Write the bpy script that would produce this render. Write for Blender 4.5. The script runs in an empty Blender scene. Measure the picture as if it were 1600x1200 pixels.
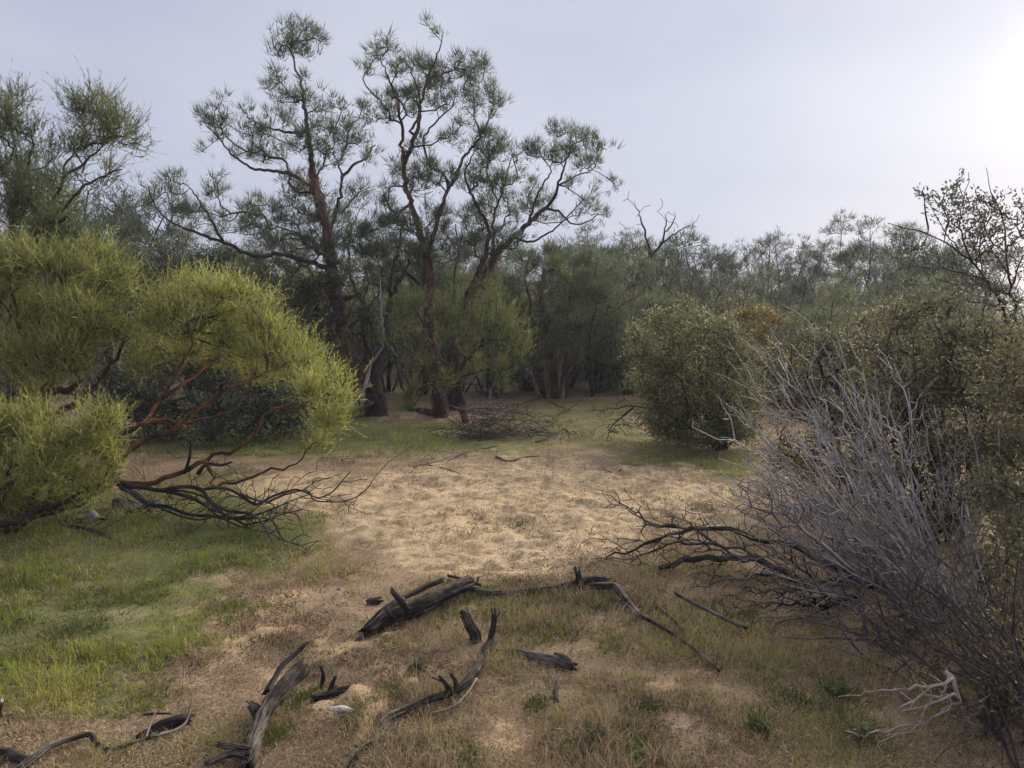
import bpy, math
import numpy as np

rng = np.random.default_rng(11)
scene = bpy.context.scene
COL = scene.collection
R = math.radians

# ------------------------------------------------------------------ camera
F = 1202.0                       # focal length in pixels of a 1600 x 1200 frame
PITCH = math.atan(110 / F)
EYE = 1.6
cam_d = bpy.data.cameras.new("camera")
cam_d.sensor_width = 36
cam_d.lens = 36 * F / 1600
cam_d.clip_end = 3000
cam = bpy.data.objects.new("camera", cam_d)
cam.location = (0, 0, EYE)
cam.rotation_euler = (math.pi / 2 - PITCH, 0, 0)
COL.objects.link(cam)
scene.camera = cam

# ------------------------------------------------------------------ sky and sun
SUN_AZ, SUN_EL = R(36.0), R(14.0)       # veiled sun, ahead and to the right
sdir = np.array([math.sin(SUN_AZ) * math.cos(SUN_EL), math.cos(SUN_AZ) * math.cos(SUN_EL), math.sin(SUN_EL)])

def build_world():
    w = bpy.data.worlds.new("World")
    scene.world = w
    w.use_nodes = True
    nt = w.node_tree
    N, L = nt.nodes, nt.links
    bg = N["Background"]
    bg.inputs[1].default_value = 0.1
    sky = N.new("ShaderNodeTexSky")
    sky.sky_type = 'NISHITA'
    sky.sun_disc = False
    sky.sun_elevation = SUN_EL
    sky.sun_rotation = SUN_AZ
    tc = N.new("ShaderNodeTexCoord")
    dot = N.new("ShaderNodeVectorMath"); dot.operation = 'DOT_PRODUCT'
    nrm = N.new("ShaderNodeVectorMath"); nrm.operation = 'NORMALIZE'
    L.new(tc.outputs["Generated"], nrm.inputs[0])
    L.new(nrm.outputs[0], dot.inputs[0])
    dot.inputs[1].default_value = sdir
    def m(op, a, b, clamp=False):
        n = N.new("ShaderNodeMath"); n.operation = op; n.use_clamp = clamp
        for i, v in enumerate((a, b)):
            if isinstance(v, (int, float)): n.inputs[i].default_value = v
            else: L.new(v, n.inputs[i])
        return n.outputs[0]
    d = m('MAXIMUM', dot.outputs["Value"], 0.0)
    def glow(k, a): return m('MULTIPLY', m('POWER', d, k), a)
    g = m('ADD', m('ADD', glow(6, 0.58), glow(40, 0.38)), glow(420, 1.5))
    noi = N.new("ShaderNodeTexNoise")
    noi.inputs["Scale"].default_value = 1.7
    noi.inputs["Detail"].default_value = 6
    mp = N.new("ShaderNodeMapping"); mp.inputs["Scale"].default_value = (1, 1, 2.4)
    L.new(nrm.outputs[0], mp.inputs[0]); L.new(mp.outputs[0], noi.inputs["Vector"])
    cr = N.new("ShaderNodeValToRGB")
    cr.color_ramp.elements[0].position = 0.3
    cr.color_ramp.elements[0].color = (1.84, 2.0, 2.70, 1)
    cr.color_ramp.elements[1].position = 0.75
    cr.color_ramp.elements[1].color = (2.74, 2.86, 3.38, 1)
    L.new(noi.outputs["Fac"], cr.inputs[0])
    mix = N.new("ShaderNodeMix"); mix.data_type = 'RGBA'
    mix.inputs[0].default_value = 0.975
    L.new(sky.outputs[0], mix.inputs[6]); L.new(cr.outputs[0], mix.inputs[7])
    gc = N.new("ShaderNodeVectorMath"); gc.operation = 'SCALE'
    gc.inputs[0].default_value = (1.0, 0.97, 0.92)
    L.new(g, gc.inputs["Scale"])
    add = N.new("ShaderNodeVectorMath"); add.operation = 'ADD'
    L.new(mix.outputs[2], add.inputs[0]); L.new(gc.outputs[0], add.inputs[1])
    L.new(add.outputs[0], bg.inputs[0])
build_world()

sun_d = bpy.data.lights.new("sun", 'SUN')
sun_d.energy = 5.0
sun_d.angle = R(70)
sun_d.color = (1.0, 0.92, 0.80)
sun = bpy.data.objects.new("sun", sun_d)
from mathutils import Vector
sun.rotation_euler = Vector(-sdir).to_track_quat('-Z', 'Y').to_euler()
sun.location = (20, 30, 20)
COL.objects.link(sun)

scene.cycles.use_denoising = True
scene.view_settings.view_transform = 'Standard'
scene.view_settings.look = 'None'
scene.view_settings.exposure = 1.18
scene.view_settings.gamma = 1.0
scene.view_settings.use_curve_mapping = False

# ------------------------------------------------------------------ geometry of the view, used to survey where things stand
CP, SP = math.cos(PITCH), math.sin(PITCH)

def W(px, py, d):
    """point d metres ahead seen at (px, py) in the photograph"""
    dx = (px - 800) / F; dz = (600 - py) / F
    v = np.array([dx, CP + dz * SP, -SP + dz * CP])
    return np.array([0, 0, EYE]) + v * (d / v[1])

def project(x, y, z=0.0):
    z = z - EYE
    f = y * CP - z * SP
    u = y * SP + z * CP
    f = np.maximum(f, 0.05)
    return 800 + F * x / f, 600 - F * u / f

# value noise -------------------------------------------------------
_tab = np.random.default_rng(3).random(65536)
def vnoise(x, y, seed=0):
    xi = np.floor(x).astype(np.int64); yi = np.floor(y).astype(np.int64)
    fx = x - xi; fy = y - yi
    fx = fx * fx * (3 - 2 * fx); fy = fy * fy * (3 - 2 * fy)
    def h(a, b):
        return _tab[((a * 73856093) ^ (b * 19349663) ^ (seed * 83492791)) & 65535]
    a = h(xi, yi); b = h(xi + 1, yi); c = h(xi, yi + 1); e = h(xi + 1, yi + 1)
    return (a + (b - a) * fx) * (1 - fy) + (c + (e - c) * fx) * fy

def fbm(x, y, octv=4, seed=0):
    s = 0; a = 0.5; t = 0
    for i in range(octv):
        s = s + a * vnoise(x, y, seed + i * 7); t += a
        x = x * 2.03 + 17.1; y = y * 2.03 + 9.7; a *= 0.5
    return s / t

def gz(x, y):
    x = np.asarray(x, float); y = np.asarray(y, float)
    z = (fbm(x * 0.35 + 40, y * 0.35 + 40, 3, 5) - 0.5) * 0.10
    return z + np.clip(y - 12, 0, 200) * 0.004

def G(px, py):
    dx = (px - 800) / F; dz = (600 - py) / F
    v = np.array([dx, CP + dz * SP, -SP + dz * CP])
    t = -EYE / v[2]
    for _ in range(3):
        p = np.array([0, 0, EYE]) + v * t
        t = (float(gz(p[0], p[1])) - EYE) / v[2]
    return np.array([0, 0, EYE]) + v * t

# ------------------------------------------------------------------ mesh helpers
def nrmz(v):
    return v / np.maximum(np.linalg.norm(v, axis=-1, keepdims=True), 1e-9)

class Geo:
    """vertex / face arrays with a colour and a grain coordinate per vertex"""
    def __init__(self):
        self.v = []; self.t = []; self.q = []; self.c = []; self.g = []; self.n = 0
    def add(self, v, tris=None, quads=None, col=None, grain=None):
        v = np.asarray(v, float)
        if tris is not None and len(tris): self.t.append(np.asarray(tris) + self.n)
        if quads is not None and len(quads): self.q.append(np.asarray(quads) + self.n)
        self.v.append(v)
        self.c.append(np.ones((len(v), 3)) * 0.5 if col is None else np.asarray(col) * np.ones((len(v), 1)))
        self.g.append(v if grain is None else grain)
        self.n += len(v)
        return self
    def mesh(self, name, origin=(0, 0, 0), smooth=True, colour=True, grain=True):
        me = bpy.data.meshes.new(name)
        v = np.concatenate(self.v) - np.asarray(origin)
        t = np.concatenate(self.t) if self.t else np.zeros((0, 3), int)
        q = np.concatenate(self.q) if self.q else np.zeros((0, 4), int)
        me.vertices.add(len(v)); me.vertices.foreach_set("co", v.ravel().astype(np.float32))
        loops = np.concatenate([t.ravel(), q.ravel()]).astype(np.int32)
        me.loops.add(len(loops)); me.loops.foreach_set("vertex_index", loops)
        ls = np.concatenate([np.arange(len(t)) * 3, len(t) * 3 + np.arange(len(q)) * 4]).astype(np.int32)
        me.polygons.add(len(ls)); me.polygons.foreach_set("loop_start", ls)
        me.polygons.foreach_set("use_smooth", np.full(len(ls), smooth))
        if colour:
            a = me.attributes.new("col", 'FLOAT_COLOR', 'POINT')
            c = np.concatenate(self.c); c = np.concatenate([c, np.ones((len(c), 1))], 1)
            a.data.foreach_set("color", c.ravel().astype(np.float32))
        if grain:
            a = me.attributes.new("grain", 'FLOAT_VECTOR', 'POINT')
            a.data.foreach_set("vector", np.concatenate(self.g).ravel().astype(np.float32))
        me.update(calc_edges=True)
        me.validate()
        return me

def obj(name, me, mat=None, parent=None, loc=(0, 0, 0)):
    o = bpy.data.objects.new(name, me)
    if me is not None and mat is not None and not me.materials: me.materials.append(mat)
    o.location = loc
    if parent is not None: o.parent = parent
    COL.objects.link(o)
    return o

def tag(o, label=None, cat=None, group=None, kind=None):
    if label: o["label"] = label
    if cat: o["category"] = cat
    if group: o["group"] = group
    if kind: o["kind"] = kind
    return o

def resample(P, step):
    """Catmull-Rom through P, about one point each step"""
    P = np.asarray(P, float)
    if len(P) < 2: return P
    A = np.vstack([2 * P[0] - P[1], P, 2 * P[-1] - P[-2]])
    out = []
    for i in range(1, len(A) - 2):
        p0, p1, p2, p3 = A[i - 1], A[i], A[i + 1], A[i + 2]
        n = max(1, int(np.linalg.norm(p2 - p1) / step + 0.5))
        t = (np.arange(n) / n)[:, None]
        out.append(0.5 * (2 * p1 + (p2 - p0) * t + (2 * p0 - 5 * p1 + 4 * p2 - p3) * t ** 2 + (3 * p1 - p0 - 3 * p2 + p3) * t ** 3))
    out.append(P[-1:])
    return np.vstack(out)

def tube(g, P, r, sides=8, ridge=0.0, rk=2.0, sk=1.5, col=None, cap=True, jag=0.0, seed=None, groove=0.0):
    """a tapered stem along P; ridge roughens it with flutes that run along the stem"""
    P = np.asarray(P, float); n = len(P)
    r = np.asarray(r, float) * np.ones(n)
    T = nrmz(np.gradient(P, axis=0))
    ref = np.array([0.31, 0.17, 0.93]); 
    if abs(nrmz(P[-1] - P[0]) @ nrmz(ref)) > 0.85: ref = np.array([0.93, 0.2, 0.1])
    A = nrmz(np.cross(T, ref)); B = np.cross(T, A)
    th = np.arange(sides) / sides * 2 * math.pi
    s = np.concatenate([[0], np.cumsum(np.linalg.norm(np.diff(P, axis=0), axis=1))])
    c, si = np.cos(th)[None, :], np.sin(th)[None, :]
    S = s[:, None] * np.ones((1, sides))
    sd = rng.integers(1, 999) if seed is None else seed
    rr = r[:, None] * np.ones((1, sides))
    if ridge:
        nz = fbm(c * rk + S * sk * 0.6 + sd, si * rk + S * sk + 3.1 * sd, 3, 2) - 0.5
        n2 = np.abs(vnoise(c * rk * 2.3 + S * sk * 0.4 + 5 * sd, si * rk * 2.3 + S * sk * 0.5, 9) - 0.5)
        lump = vnoise(S[:, :1] * 5 + sd, S[:, :1] * 0 + sd, 4) - 0.5
        if groove:
            n3 = np.abs(vnoise(c * rk * 1.7 + S * 0.9 + 2 * sd, si * rk * 1.7 + S * 1.3 + sd, 13) - 0.5) * 2
            rr = rr * (1 - groove * np.clip(1 - n3 / 0.30, 0, 1) ** 0.7)
        rr = rr * (1 + ridge * 2.0 * nz - ridge * 0.9 * (0.22 - np.minimum(n2, 0.22)) / 0.22 + ridge * 0.5 * lump)
    V = P[:, None, :] + rr[..., None] * (c[..., None] * A[:, None, :] + si[..., None] * B[:, None, :])
    if jag:
        for e, sg in ((0, -1), (n - 1, 1)):
            V[e] += T[e] * sg * (np.repeat(rng.random(sides // 2 + 1), 2)[:sides, None] ** 1.5) * jag
    V = V.reshape(-1, 3)
    i = np.arange(n - 1)[:, None] * sides; k = np.arange(sides)[None, :]; k2 = (k + 1) % sides
    q = np.stack([i + k, i + k2, i + sides + k2, i + sides + k], -1).reshape(-1, 4)
    gr = np.stack([(r[:, None] * c), (r[:, None] * si), S + sd * 3.7], -1).reshape(-1, 3)
    tris = None
    if cap:
        V = np.vstack([V, P[0] + T[0] * r[0] * (1.3 if jag else 0.4), P[-1] - T[-1] * r[-1] * (1.3 if jag else -0.5)])
        gr = np.vstack([gr, [0, 0, sd * 3.7], [0, 0, s[-1] + sd * 3.7]])
        kk = np.arange(sides); k2 = (kk + 1) % sides
        a = np.stack([np.full(sides, n * sides), k2, kk], 1)
        b = np.stack([np.full(sides, n * sides + 1), (n - 1) * sides + kk, (n - 1) * sides + k2], 1)
        tris = np.vstack([a, b])
    g.add(V, tris, q, col, gr)

def segs(g, p0, p1, r0, r1, col=None):
    """many thin three-sided twigs at once"""
    if len(p0) == 0: return
    T = nrmz(p1 - p0)
    A = nrmz(np.cross(T, np.array([0.37, 0.71, 0.6]))); B = np.cross(T, A)
    n = len(p0); V = np.zeros((n, 6, 3))
    for k in range(3):
        a = k * 2 * math.pi / 3
        o = math.cos(a) * A + math.sin(a) * B
        V[:, k] = p0 + o * r0[:, None]; V[:, 3 + k] = p1 + o * r1[:, None]
    b = (np.arange(n) * 6)[:, None, None]
    f = np.array([[0, 1, 4, 3], [1, 2, 5, 4], [2, 0, 3, 5]])[None]
    gr = V.copy()
    g.add(V.reshape(-1, 3), None, (b + f).reshape(-1, 4), col, gr.reshape(-1, 3))

UP = np.array([0, 0, 1.0])

def blades(g, C, D, n, L, wd, spread, rad, cols, var=0.18, quad=False, tvar=0.25, droop=0.0, flat=0.0):
    """n slender leaves from every tuft centre C, pointing about D"""
    N = len(C)
    if N == 0: return
    idx = np.repeat(np.arange(N), n); M = len(idx)
    cols = np.asarray(cols, float)
    t = rng.random(N) ** 1.2 * (len(cols) - 1)
    lo = np.minimum(t.astype(int), len(cols) - 2) if len(cols) > 1 else np.zeros(N, int)
    base = cols[lo] + (cols[np.minimum(lo + 1, len(cols) - 1)] - cols[lo]) * (t - lo)[:, None]
    base = base * (1 + tvar * np.clip(rng.standard_normal((N, 1)), -1.6, 2))
    c = base[idx] * (1 + var * rng.standard_normal((M, 1)).clip(-2, 2))
    c = np.clip(c, 0.004, 0.9)
    off = rng.standard_normal((M, 3)) * rad * 0.55
    st = C[idx] + off
    dr = nrmz(D[idx] + rng.standard_normal((M, 3)) * spread + off / max(rad, 1e-6) * 0.35)
    ln = (L * (0.55 + 0.75 * rng.random(M)))[:, None]
    rv = rng.standard_normal((M, 3))
    if flat: rv[:, :2] *= (1 - flat)
    sd = nrmz(np.cross(dr, rv)) * wd * (0.7 + 0.6 * rng.random((M, 1)))
    tip = st + dr * ln - UP * droop * ln
    if quad:
        mid = st + dr * ln * 0.5
        V = np.stack([st, mid + sd * 0.5, tip, mid - sd * 0.5], 1).reshape(-1, 3)
        g.add(V, None, np.arange(M * 4).reshape(-1, 4), np.repeat(c, 4, 0), V)
    else:
        V = np.stack([st - sd * 0.5, st + sd * 0.5, tip], 1).reshape(-1, 3)
        g.add(V, np.arange(M * 3).reshape(-1, 3), None, np.repeat(c, 3, 0), V)

# ------------------------------------------------------------------ materials
def new_mat(name):
    m = bpy.data.materials.new(name); m.use_nodes = True
    nt = m.node_tree
    for n in list(nt.nodes): nt.nodes.remove(n)
    out = nt.nodes.new("ShaderNodeOutputMaterial")
    return m, nt, out

def leaf_mat(name, trans=0.4, gloss=0.0, rough=0.4, tint=(1.08, 1.10, 0.8)):
    m, nt, out = new_mat(name); N, L = nt.nodes, nt.links
    at = N.new("ShaderNodeAttribute"); at.attribute_name = "col"
    p = N.new("ShaderNodeBsdfPrincipled")
    p.inputs["Roughness"].default_value = rough
    p.inputs["Specular IOR Level"].default_value = gloss
    L.new(at.outputs["Color"], p.inputs["Base Color"])
    tr = N.new("ShaderNodeBsdfTranslucent")
    vm = N.new("ShaderNodeVectorMath"); vm.operation = 'MULTIPLY'
    vm.inputs[1].default_value = tint
    L.new(at.outputs["Color"], vm.inputs[0]); L.new(vm.outputs[0], tr.inputs[0])
    mx = N.new("ShaderNodeMixShader"); mx.inputs[0].default_value = trans
    L.new(p.outputs[0], mx.inputs[1]); L.new(tr.outputs[0], mx.inputs[2])
    L.new(mx.outputs[0], out.inputs[0])
    return m

def wood_mat(name, cols, xy=60.0, along=7.0, patch=2.2, rough=0.85, bump=0.5, spec=0.2, pos=None):
    """bark or bare wood: streaks that run along the stem, broken by larger patches"""
    m, nt, out = new_mat(name); N, L = nt.nodes, nt.links
    at = N.new("ShaderNodeAttribute"); at.attribute_name = "grain"
    mp = N.new("ShaderNodeMapping"); mp.inputs["Scale"].default_value = (xy, xy, along)
    L.new(at.outputs["Vector"], mp.inputs[0])
    n1 = N.new("ShaderNodeTexNoise"); n1.inputs["Scale"].default_value = 1; n1.inputs["Detail"].default_value = 5
    n1.inputs["Roughness"].default_value = 0.65
    L.new(mp.outputs[0], n1.inputs["Vector"])
    tc = N.new("ShaderNodeTexCoord")
    n2 = N.new("ShaderNodeTexNoise"); n2.inputs["Scale"].default_value = patch; n2.inputs["Detail"].default_value = 3
    L.new(tc.outputs["Object"], n2.inputs["Vector"])
    ad = N.new("ShaderNodeMath"); ad.operation = 'MULTIPLY_ADD'
    L.new(n2.outputs["Fac"], ad.inputs[0]); ad.inputs[1].default_value = 0.9
    L.new(n1.outputs["Fac"], ad.inputs[2])
    sc = N.new("ShaderNodeMath"); sc.operation = 'MULTIPLY_ADD'; sc.inputs[1].default_value = 1.0; sc.inputs[2].default_value = -0.45
    L.new(ad.outputs[0], sc.inputs[0])
    cr = N.new("ShaderNodeValToRGB"); el = cr.color_ramp.elements
    pos = pos or [0.28 + 0.44 * i / (len(cols) - 1) for i in range(len(cols))]
    while len(el) < len(cols): el.new(0.5)
    for e, p_, c in zip(el, pos, cols): e.position = p_; e.color = (*c, 1)
    L.new(sc.outputs[0], cr.inputs[0])
    p = N.new("ShaderNodeBsdfPrincipled")
    p.inputs["Roughness"].default_value = rough
    p.inputs["Specular IOR Level"].default_value = spec
    L.new(cr.outputs[0], p.inputs["Base Color"])
    b = N.new("ShaderNodeBump"); b.inputs["Strength"].default_value = bump; b.inputs["Distance"].default_value = 0.01
    L.new(n1.outputs["Fac"], b.inputs["Height"]); L.new(b.outputs[0], p.inputs["Normal"])
    L.new(p.outputs[0], out.inputs[0])
    return m

M = {}
M['thread'] = leaf_mat("thread_leaves", 0.35, 0.15, 0.6)
M['leaf'] = leaf_mat("oval_leaves", 0.28, 0.28, 0.5)
M['grass'] = leaf_mat("grass_blades", 0.3, 0.1, 0.6)
M['dry'] = leaf_mat("dry_litter", 0.15, 0.1, 0.8, (1, 1, 0.9))
M['red_bark'] = wood_mat("red_shredding_bark", [(0.022, 0.017, 0.016), (0.060, 0.032, 0.027), (0.112, 0.058, 0.046), (0.20, 0.13, 0.11)], 90, 5, 3, bump=0.9, pos=[0.34, 0.46, 0.58, 0.72])
M['stem_bark'] = wood_mat('red_brown_stems', [(0.06, 0.042, 0.036), (0.15, 0.085, 0.065), (0.26, 0.145, 0.105), (0.38, 0.27, 0.22)], 80, 6, 4)
M['orange_bark'] = wood_mat("orange_red_bark", [(0.022, 0.016, 0.015), (0.065, 0.034, 0.026), (0.15, 0.062, 0.036), (0.27, 0.115, 0.06)], 90, 5, 5, pos=[0.32, 0.45, 0.58, 0.72])
M['dark_bark'] = wood_mat("dark_brown_bark", [(0.022, 0.017, 0.017), (0.055, 0.041, 0.038), (0.105, 0.080, 0.072)], 60, 6)
M['char'] = wood_mat("charred_wood", [(0.008, 0.007, 0.007), (0.022, 0.019, 0.018), (0.055, 0.048, 0.044), (0.11, 0.095, 0.085)], 45, 6, 4)
M['weathered'] = wood_mat("weathered_wood", [(0.018, 0.015, 0.014), (0.060, 0.048, 0.040), (0.135, 0.108, 0.088), (0.26, 0.22, 0.185)], 150, 15, 7, bump=1.0, pos=[0.38, 0.48, 0.60, 0.74])
M['black_log'] = wood_mat("blackened_log", [(0.010, 0.009, 0.008), (0.036, 0.030, 0.027), (0.095, 0.080, 0.068), (0.22, 0.19, 0.165)], 150, 15, 7, bump=1.0, pos=[0.38, 0.49, 0.61, 0.76])
M['grey_twig'] = wood_mat("grey_dead_twigs", [(0.10, 0.092, 0.088), (0.27, 0.25, 0.242), (0.50, 0.47, 0.455)], 80, 9, 3)
M['dark_twig'] = wood_mat('purplish_dead_twigs', [(0.055, 0.045, 0.045), (0.115, 0.092, 0.090), (0.20, 0.165, 0.16)], 80, 9, 4)
M['pale_twig'] = wood_mat("pale_bleached_twigs", [(0.13, 0.10, 0.085), (0.30, 0.245, 0.215), (0.48, 0.41, 0.37)], 80, 9, 6)

# ------------------------------------------------------------------ ground zones (by where they lie in the photograph, stored in world space)
def ell(u, v, L):
    s = 0
    for cu, cv, ru, rv in L:
        s = np.maximum(s, np.exp(-(((u - cu) / ru) ** 2 + ((v - cv) / rv) ** 2) * 1.1))
    return s

SAND = [(470, 760, 110, 24), (800, 770, 320, 50), (930, 775, 250, 58), (690, 815, 170, 62), (850, 830, 190, 62), (1060, 785, 130, 48), (520, 772, 150, 36), (720, 880, 130, 30)]
GREEN = [(220, 800, 300, 34), (330, 835, 160, 36), (60, 900, 300, 70), (60, 1010, 210, 75), (230, 870, 190, 35), (420, 688, 330, 36), (620, 690, 140, 30), (500, 672, 200, 22), (1070, 728, 120, 20), (100, 1090, 160, 40),
         (-200, 900, 300, 200), (420, 640, 200, 30)]
MOSS = [(860, 668, 170, 34), (900, 640, 140, 22), (360, 760, 160, 24), (1000, 690, 130, 18)]
FRONT = [(860, 1120, 260, 110), (640, 1110, 230, 90), (1000, 1050, 140, 90), (400, 960, 220, 70), (560, 1010, 150, 60)]

def sstep(a, b, x):
    t = np.clip((x - a) / (b - a), 0, 1); return t * t * (3 - 2 * t)

def zones(x, y):
    u, v = project(x, y, 0.0)
    n = fbm(x * 1.1, y * 1.1, 4, 21) - 0.5
    n2 = fbm(x * 3.3, y * 3.3, 3, 31) - 0.5
    n3 = fbm(x * 9.5, y * 9.5, 2, 41) - 0.5
    far = sstep(14, 18, y)
    sand = sstep(0.30, 0.58, ell(u, v, SAND) + 0.40 * n + 0.30 * n2 + 0.35 * n3)
    green = sstep(0.20, 0.50, ell(u, v, GREEN) + 0.75 * n + 0.40 * n2 + 0.3 * n3) * (1 - sand)
    moss = sstep(0.33, 0.6, ell(u, v, MOSS) + 0.4 * n + 0.2 * n2) * (1 - sand)
    front = ell(u, v, FRONT)
    bare = sstep(0.56, 0.72, 0.40 * front + 0.24 + 0.35 * n + 0.75 * n2 + 0.75 * n3) * (1 - sand) * (front > 0.15)
    return sand, green, moss, bare, far, u, v

def build_ground():
    def axis(parts):
        out = []
        for a, b, s in parts: out.append(np.arange(a, b, s))
        return np.concatenate(out)
    xs = axis([(4.6, 8, 0.12), (8, 20, 0.8), (20, 60, 4), (60, 401, 20)])
    xs = np.concatenate([-xs[::-1], np.arange(-4.6, 4.6, 0.027), xs])
    ys = axis([(-60, -8, 8), (-8, 1.6, 0.6), (1.6, 5, 0.021), (5, 9, 0.034), (9, 15, 0.10), (15, 40, 0.7), (40, 80, 5), (80, 801, 40)])
    X, Y = np.meshgrid(xs, ys)
    sand, green, moss, bare, far, u, v = zones(X, Y)
    Z = gz(X, Y)
    d1 = fbm(X * 9, Y * 9, 3, 51) - 0.5
    d2 = fbm(X * 3.1, Y * 3.1, 3, 61) - 0.5
    near = (np.abs(X) < 6) & (Y > 1) & (Y < 15)
    Z = Z + near * (d2 * 0.035 + d1 * 0.058 * (0.45 + 0.75 * np.maximum(sand, bare)))
    sc = np.array([0.60, 0.445, 0.265]); lit = np.array([0.34, 0.245, 0.152]); gs = np.array([0.135, 0.155, 0.045])
    ms = np.array([0.175, 0.170, 0.060]); deep = np.array([0.060, 0.050, 0.032]); rs = np.array([0.47, 0.335, 0.19])
    def mx(a, b, t): return a * (1 - t[..., None]) + b * t[..., None]
    c = np.ones(X.shape + (3,)) * lit
    c = mx(c, rs, bare)
    c = mx(c, gs, green * 0.85)
    c = mx(c, ms, moss * 0.8)
    c = mx(c, sc, sand)
    sp = fbm(X * 19 + 4, Y * 19, 3, 71)
    c = mx(c, lit * 0.9, sstep(0.51, 0.62, sp) * sand * 0.85)          # litter caught on the sand
    c = mx(c, deep, far)
    c = c * (0.62 + 0.76 * fbm(X * 5, Y * 5, 4, 81))[..., None]
    V = np.stack([X, Y, Z], -1).reshape(-1, 3)
    ny, nx = X.shape
    i = (np.arange(ny - 1)[:, None] * nx + np.arange(nx - 1)[None, :])
    q = np.stack([i, i + 1, i + nx + 1, i + nx], -1).reshape(-1, 4)
    g = Geo(); g.add(V, None, q, c.reshape(-1, 3))
    me = g.mesh("ground", grain=False)
    m, nt, out = new_mat("sandy_soil"); N, L = nt.nodes, nt.links
    at = N.new("ShaderNodeAttribute"); at.attribute_name = "col"
    tc = N.new("ShaderNodeTexCoord")
    n1 = N.new("ShaderNodeTexNoise"); n1.inputs["Scale"].default_value = 55; n1.inputs["Detail"].default_value = 6; n1.inputs["Roughness"].default_value = 0.7
    n2 = N.new("ShaderNodeTexNoise"); n2.inputs["Scale"].default_value = 190; n2.inputs["Detail"].default_value = 3
    L.new(tc.outputs["Object"], n1.inputs["Vector"]); L.new(tc.outputs["Object"], n2.inputs["Vector"])
    mr = N.new("ShaderNodeMapRange"); mr.inputs[1].default_value = 0.3; mr.inputs[2].default_value = 0.72
    mr.inputs[3].default_value = 0.55; mr.inputs[4].default_value = 1.35
    L.new(n1.outputs["Fac"], mr.inputs[0])
    vm = N.new("ShaderNodeVectorMath"); vm.operation = 'SCALE'
    L.new(at.outputs["Color"], vm.inputs[0]); L.new(mr.outputs[0], vm.inputs["Scale"])
    p = N.new("ShaderNodeBsdfPrincipled"); p.inputs["Roughness"].default_value = 0.95; p.inputs["Specular IOR Level"].default_value = 0.15
    L.new(vm.outputs[0], p.inputs["Base Color"])
    ad = N.new("ShaderNodeMath"); ad.operation = 'ADD'
    L.new(n1.outputs["Fac"], ad.inputs[0]); L.new(n2.outputs["Fac"], ad.inputs[1])
    b = N.new("ShaderNodeBump"); b.inputs["Strength"].default_value = 0.7; b.inputs["Distance"].default_value = 0.018
    L.new(ad.outputs[0], b.inputs["Height"]); L.new(b.outputs[0], p.inputs["Normal"])
    L.new(p.outputs[0], out.inputs[0])
    tag(obj("ground", me, m), "sandy clearing floor with litter, moss and grass", kind="structure")
build_ground()

# ------------------------------------------------------------------ plants: hand-surveyed limbs, finer wood grown towards the leaf tufts
def grow(limbs, pts, bf=0.3, wig=0.10, step=0.14, trunk_min=0.35, limb_min=0.12):
    pos, par, plen, lid, rad, dirs, ok = [], [], [], [], [], [], []
    for k, (P, r0, r1) in enumerate(limbs):
        P = np.asarray(P, float); n = len(P)
        if k == 0: pj, pl = -1, 0.0
        else:
            A = np.array(pos); pj = int(np.argmin(np.linalg.norm(A - P[0], axis=1)))
            pl = plen[pj] + np.linalg.norm(A[pj] - P[0])
        T = nrmz(np.gradient(P, axis=0)) if n > 1 else np.array([UP])
        s = np.concatenate([[0], np.cumsum(np.linalg.norm(np.diff(P, axis=0), axis=1))])
        for i in range(n):
            f = s[i] / max(s[-1], 1e-6)
            pos.append(P[i]); par.append(pj if i == 0 else len(pos) - 2); plen.append(pl + s[i])
            lid.append(k); rad.append(r0 + (r1 - r0) * f ** 0.85); dirs.append(T[i])
            ok.append(f >= (trunk_min if k == 0 else limb_min))
    nl = len(pos)
    pos = list(pos)
    if len(pts) == 0:
        return np.array(pos), np.array(par), np.array(lid), np.array(rad), nl, np.zeros(0, int), np.array(dirs)
    A = np.array(pos); cost = np.linalg.norm(pts[:, None] - A[None], axis=2) + bf * np.array(plen)[None]
    cost[:, ~np.array(ok)] = 1e6
    bi = cost.argmin(1); bc = cost[np.arange(len(pts)), bi]
    live = np.ones(len(pts), bool); tips = np.zeros(len(pts), int)
    for _ in range(len(pts)):
        j = int(np.argmin(np.where(live, bc, 1e9))); i = int(bi[j]); live[j] = False
        p0, p1 = pos[i], pts[j]; d = np.linalg.norm(p1 - p0); m = max(1, min(6, int(d / step + 0.5)))
        c = (p0 + p1) * 0.5 + dirs[i] * d * 0.22 * rng.random() + rng.standard_normal(3) * wig * d + UP * 0.04 * d
        last = i; new = []
        for a in range(1, m + 1):
            t = a / m
            q = (1 - t) ** 2 * p0 + 2 * t * (1 - t) * c + t * t * p1
            if a < m: q = q + rng.standard_normal(3) * wig * 0.35 * d / m
            dv = q - pos[last]; L_ = np.linalg.norm(dv)
            pos.append(q); par.append(last); plen.append(plen[last] + L_); lid.append(lid[i]); rad.append(0.0)
            dirs.append(dv / max(L_, 1e-6)); last = len(pos) - 1; new.append(last)
        tips[j] = last
        Q = np.array([pos[k] for k in new]); pl = np.array([plen[k] for k in new])
        cc = np.linalg.norm(pts[:, None] - Q[None], axis=2) + bf * pl[None]
        k = cc.argmin(1); cm = cc[np.arange(len(pts)), k]
        up = cm < bc
        bc = np.where(up, cm, bc); bi = np.where(up, np.array(new)[k], bi)
    return np.array(pos), np.array(par), np.array(lid), np.array(rad), nl, tips, np.array(dirs)

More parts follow.
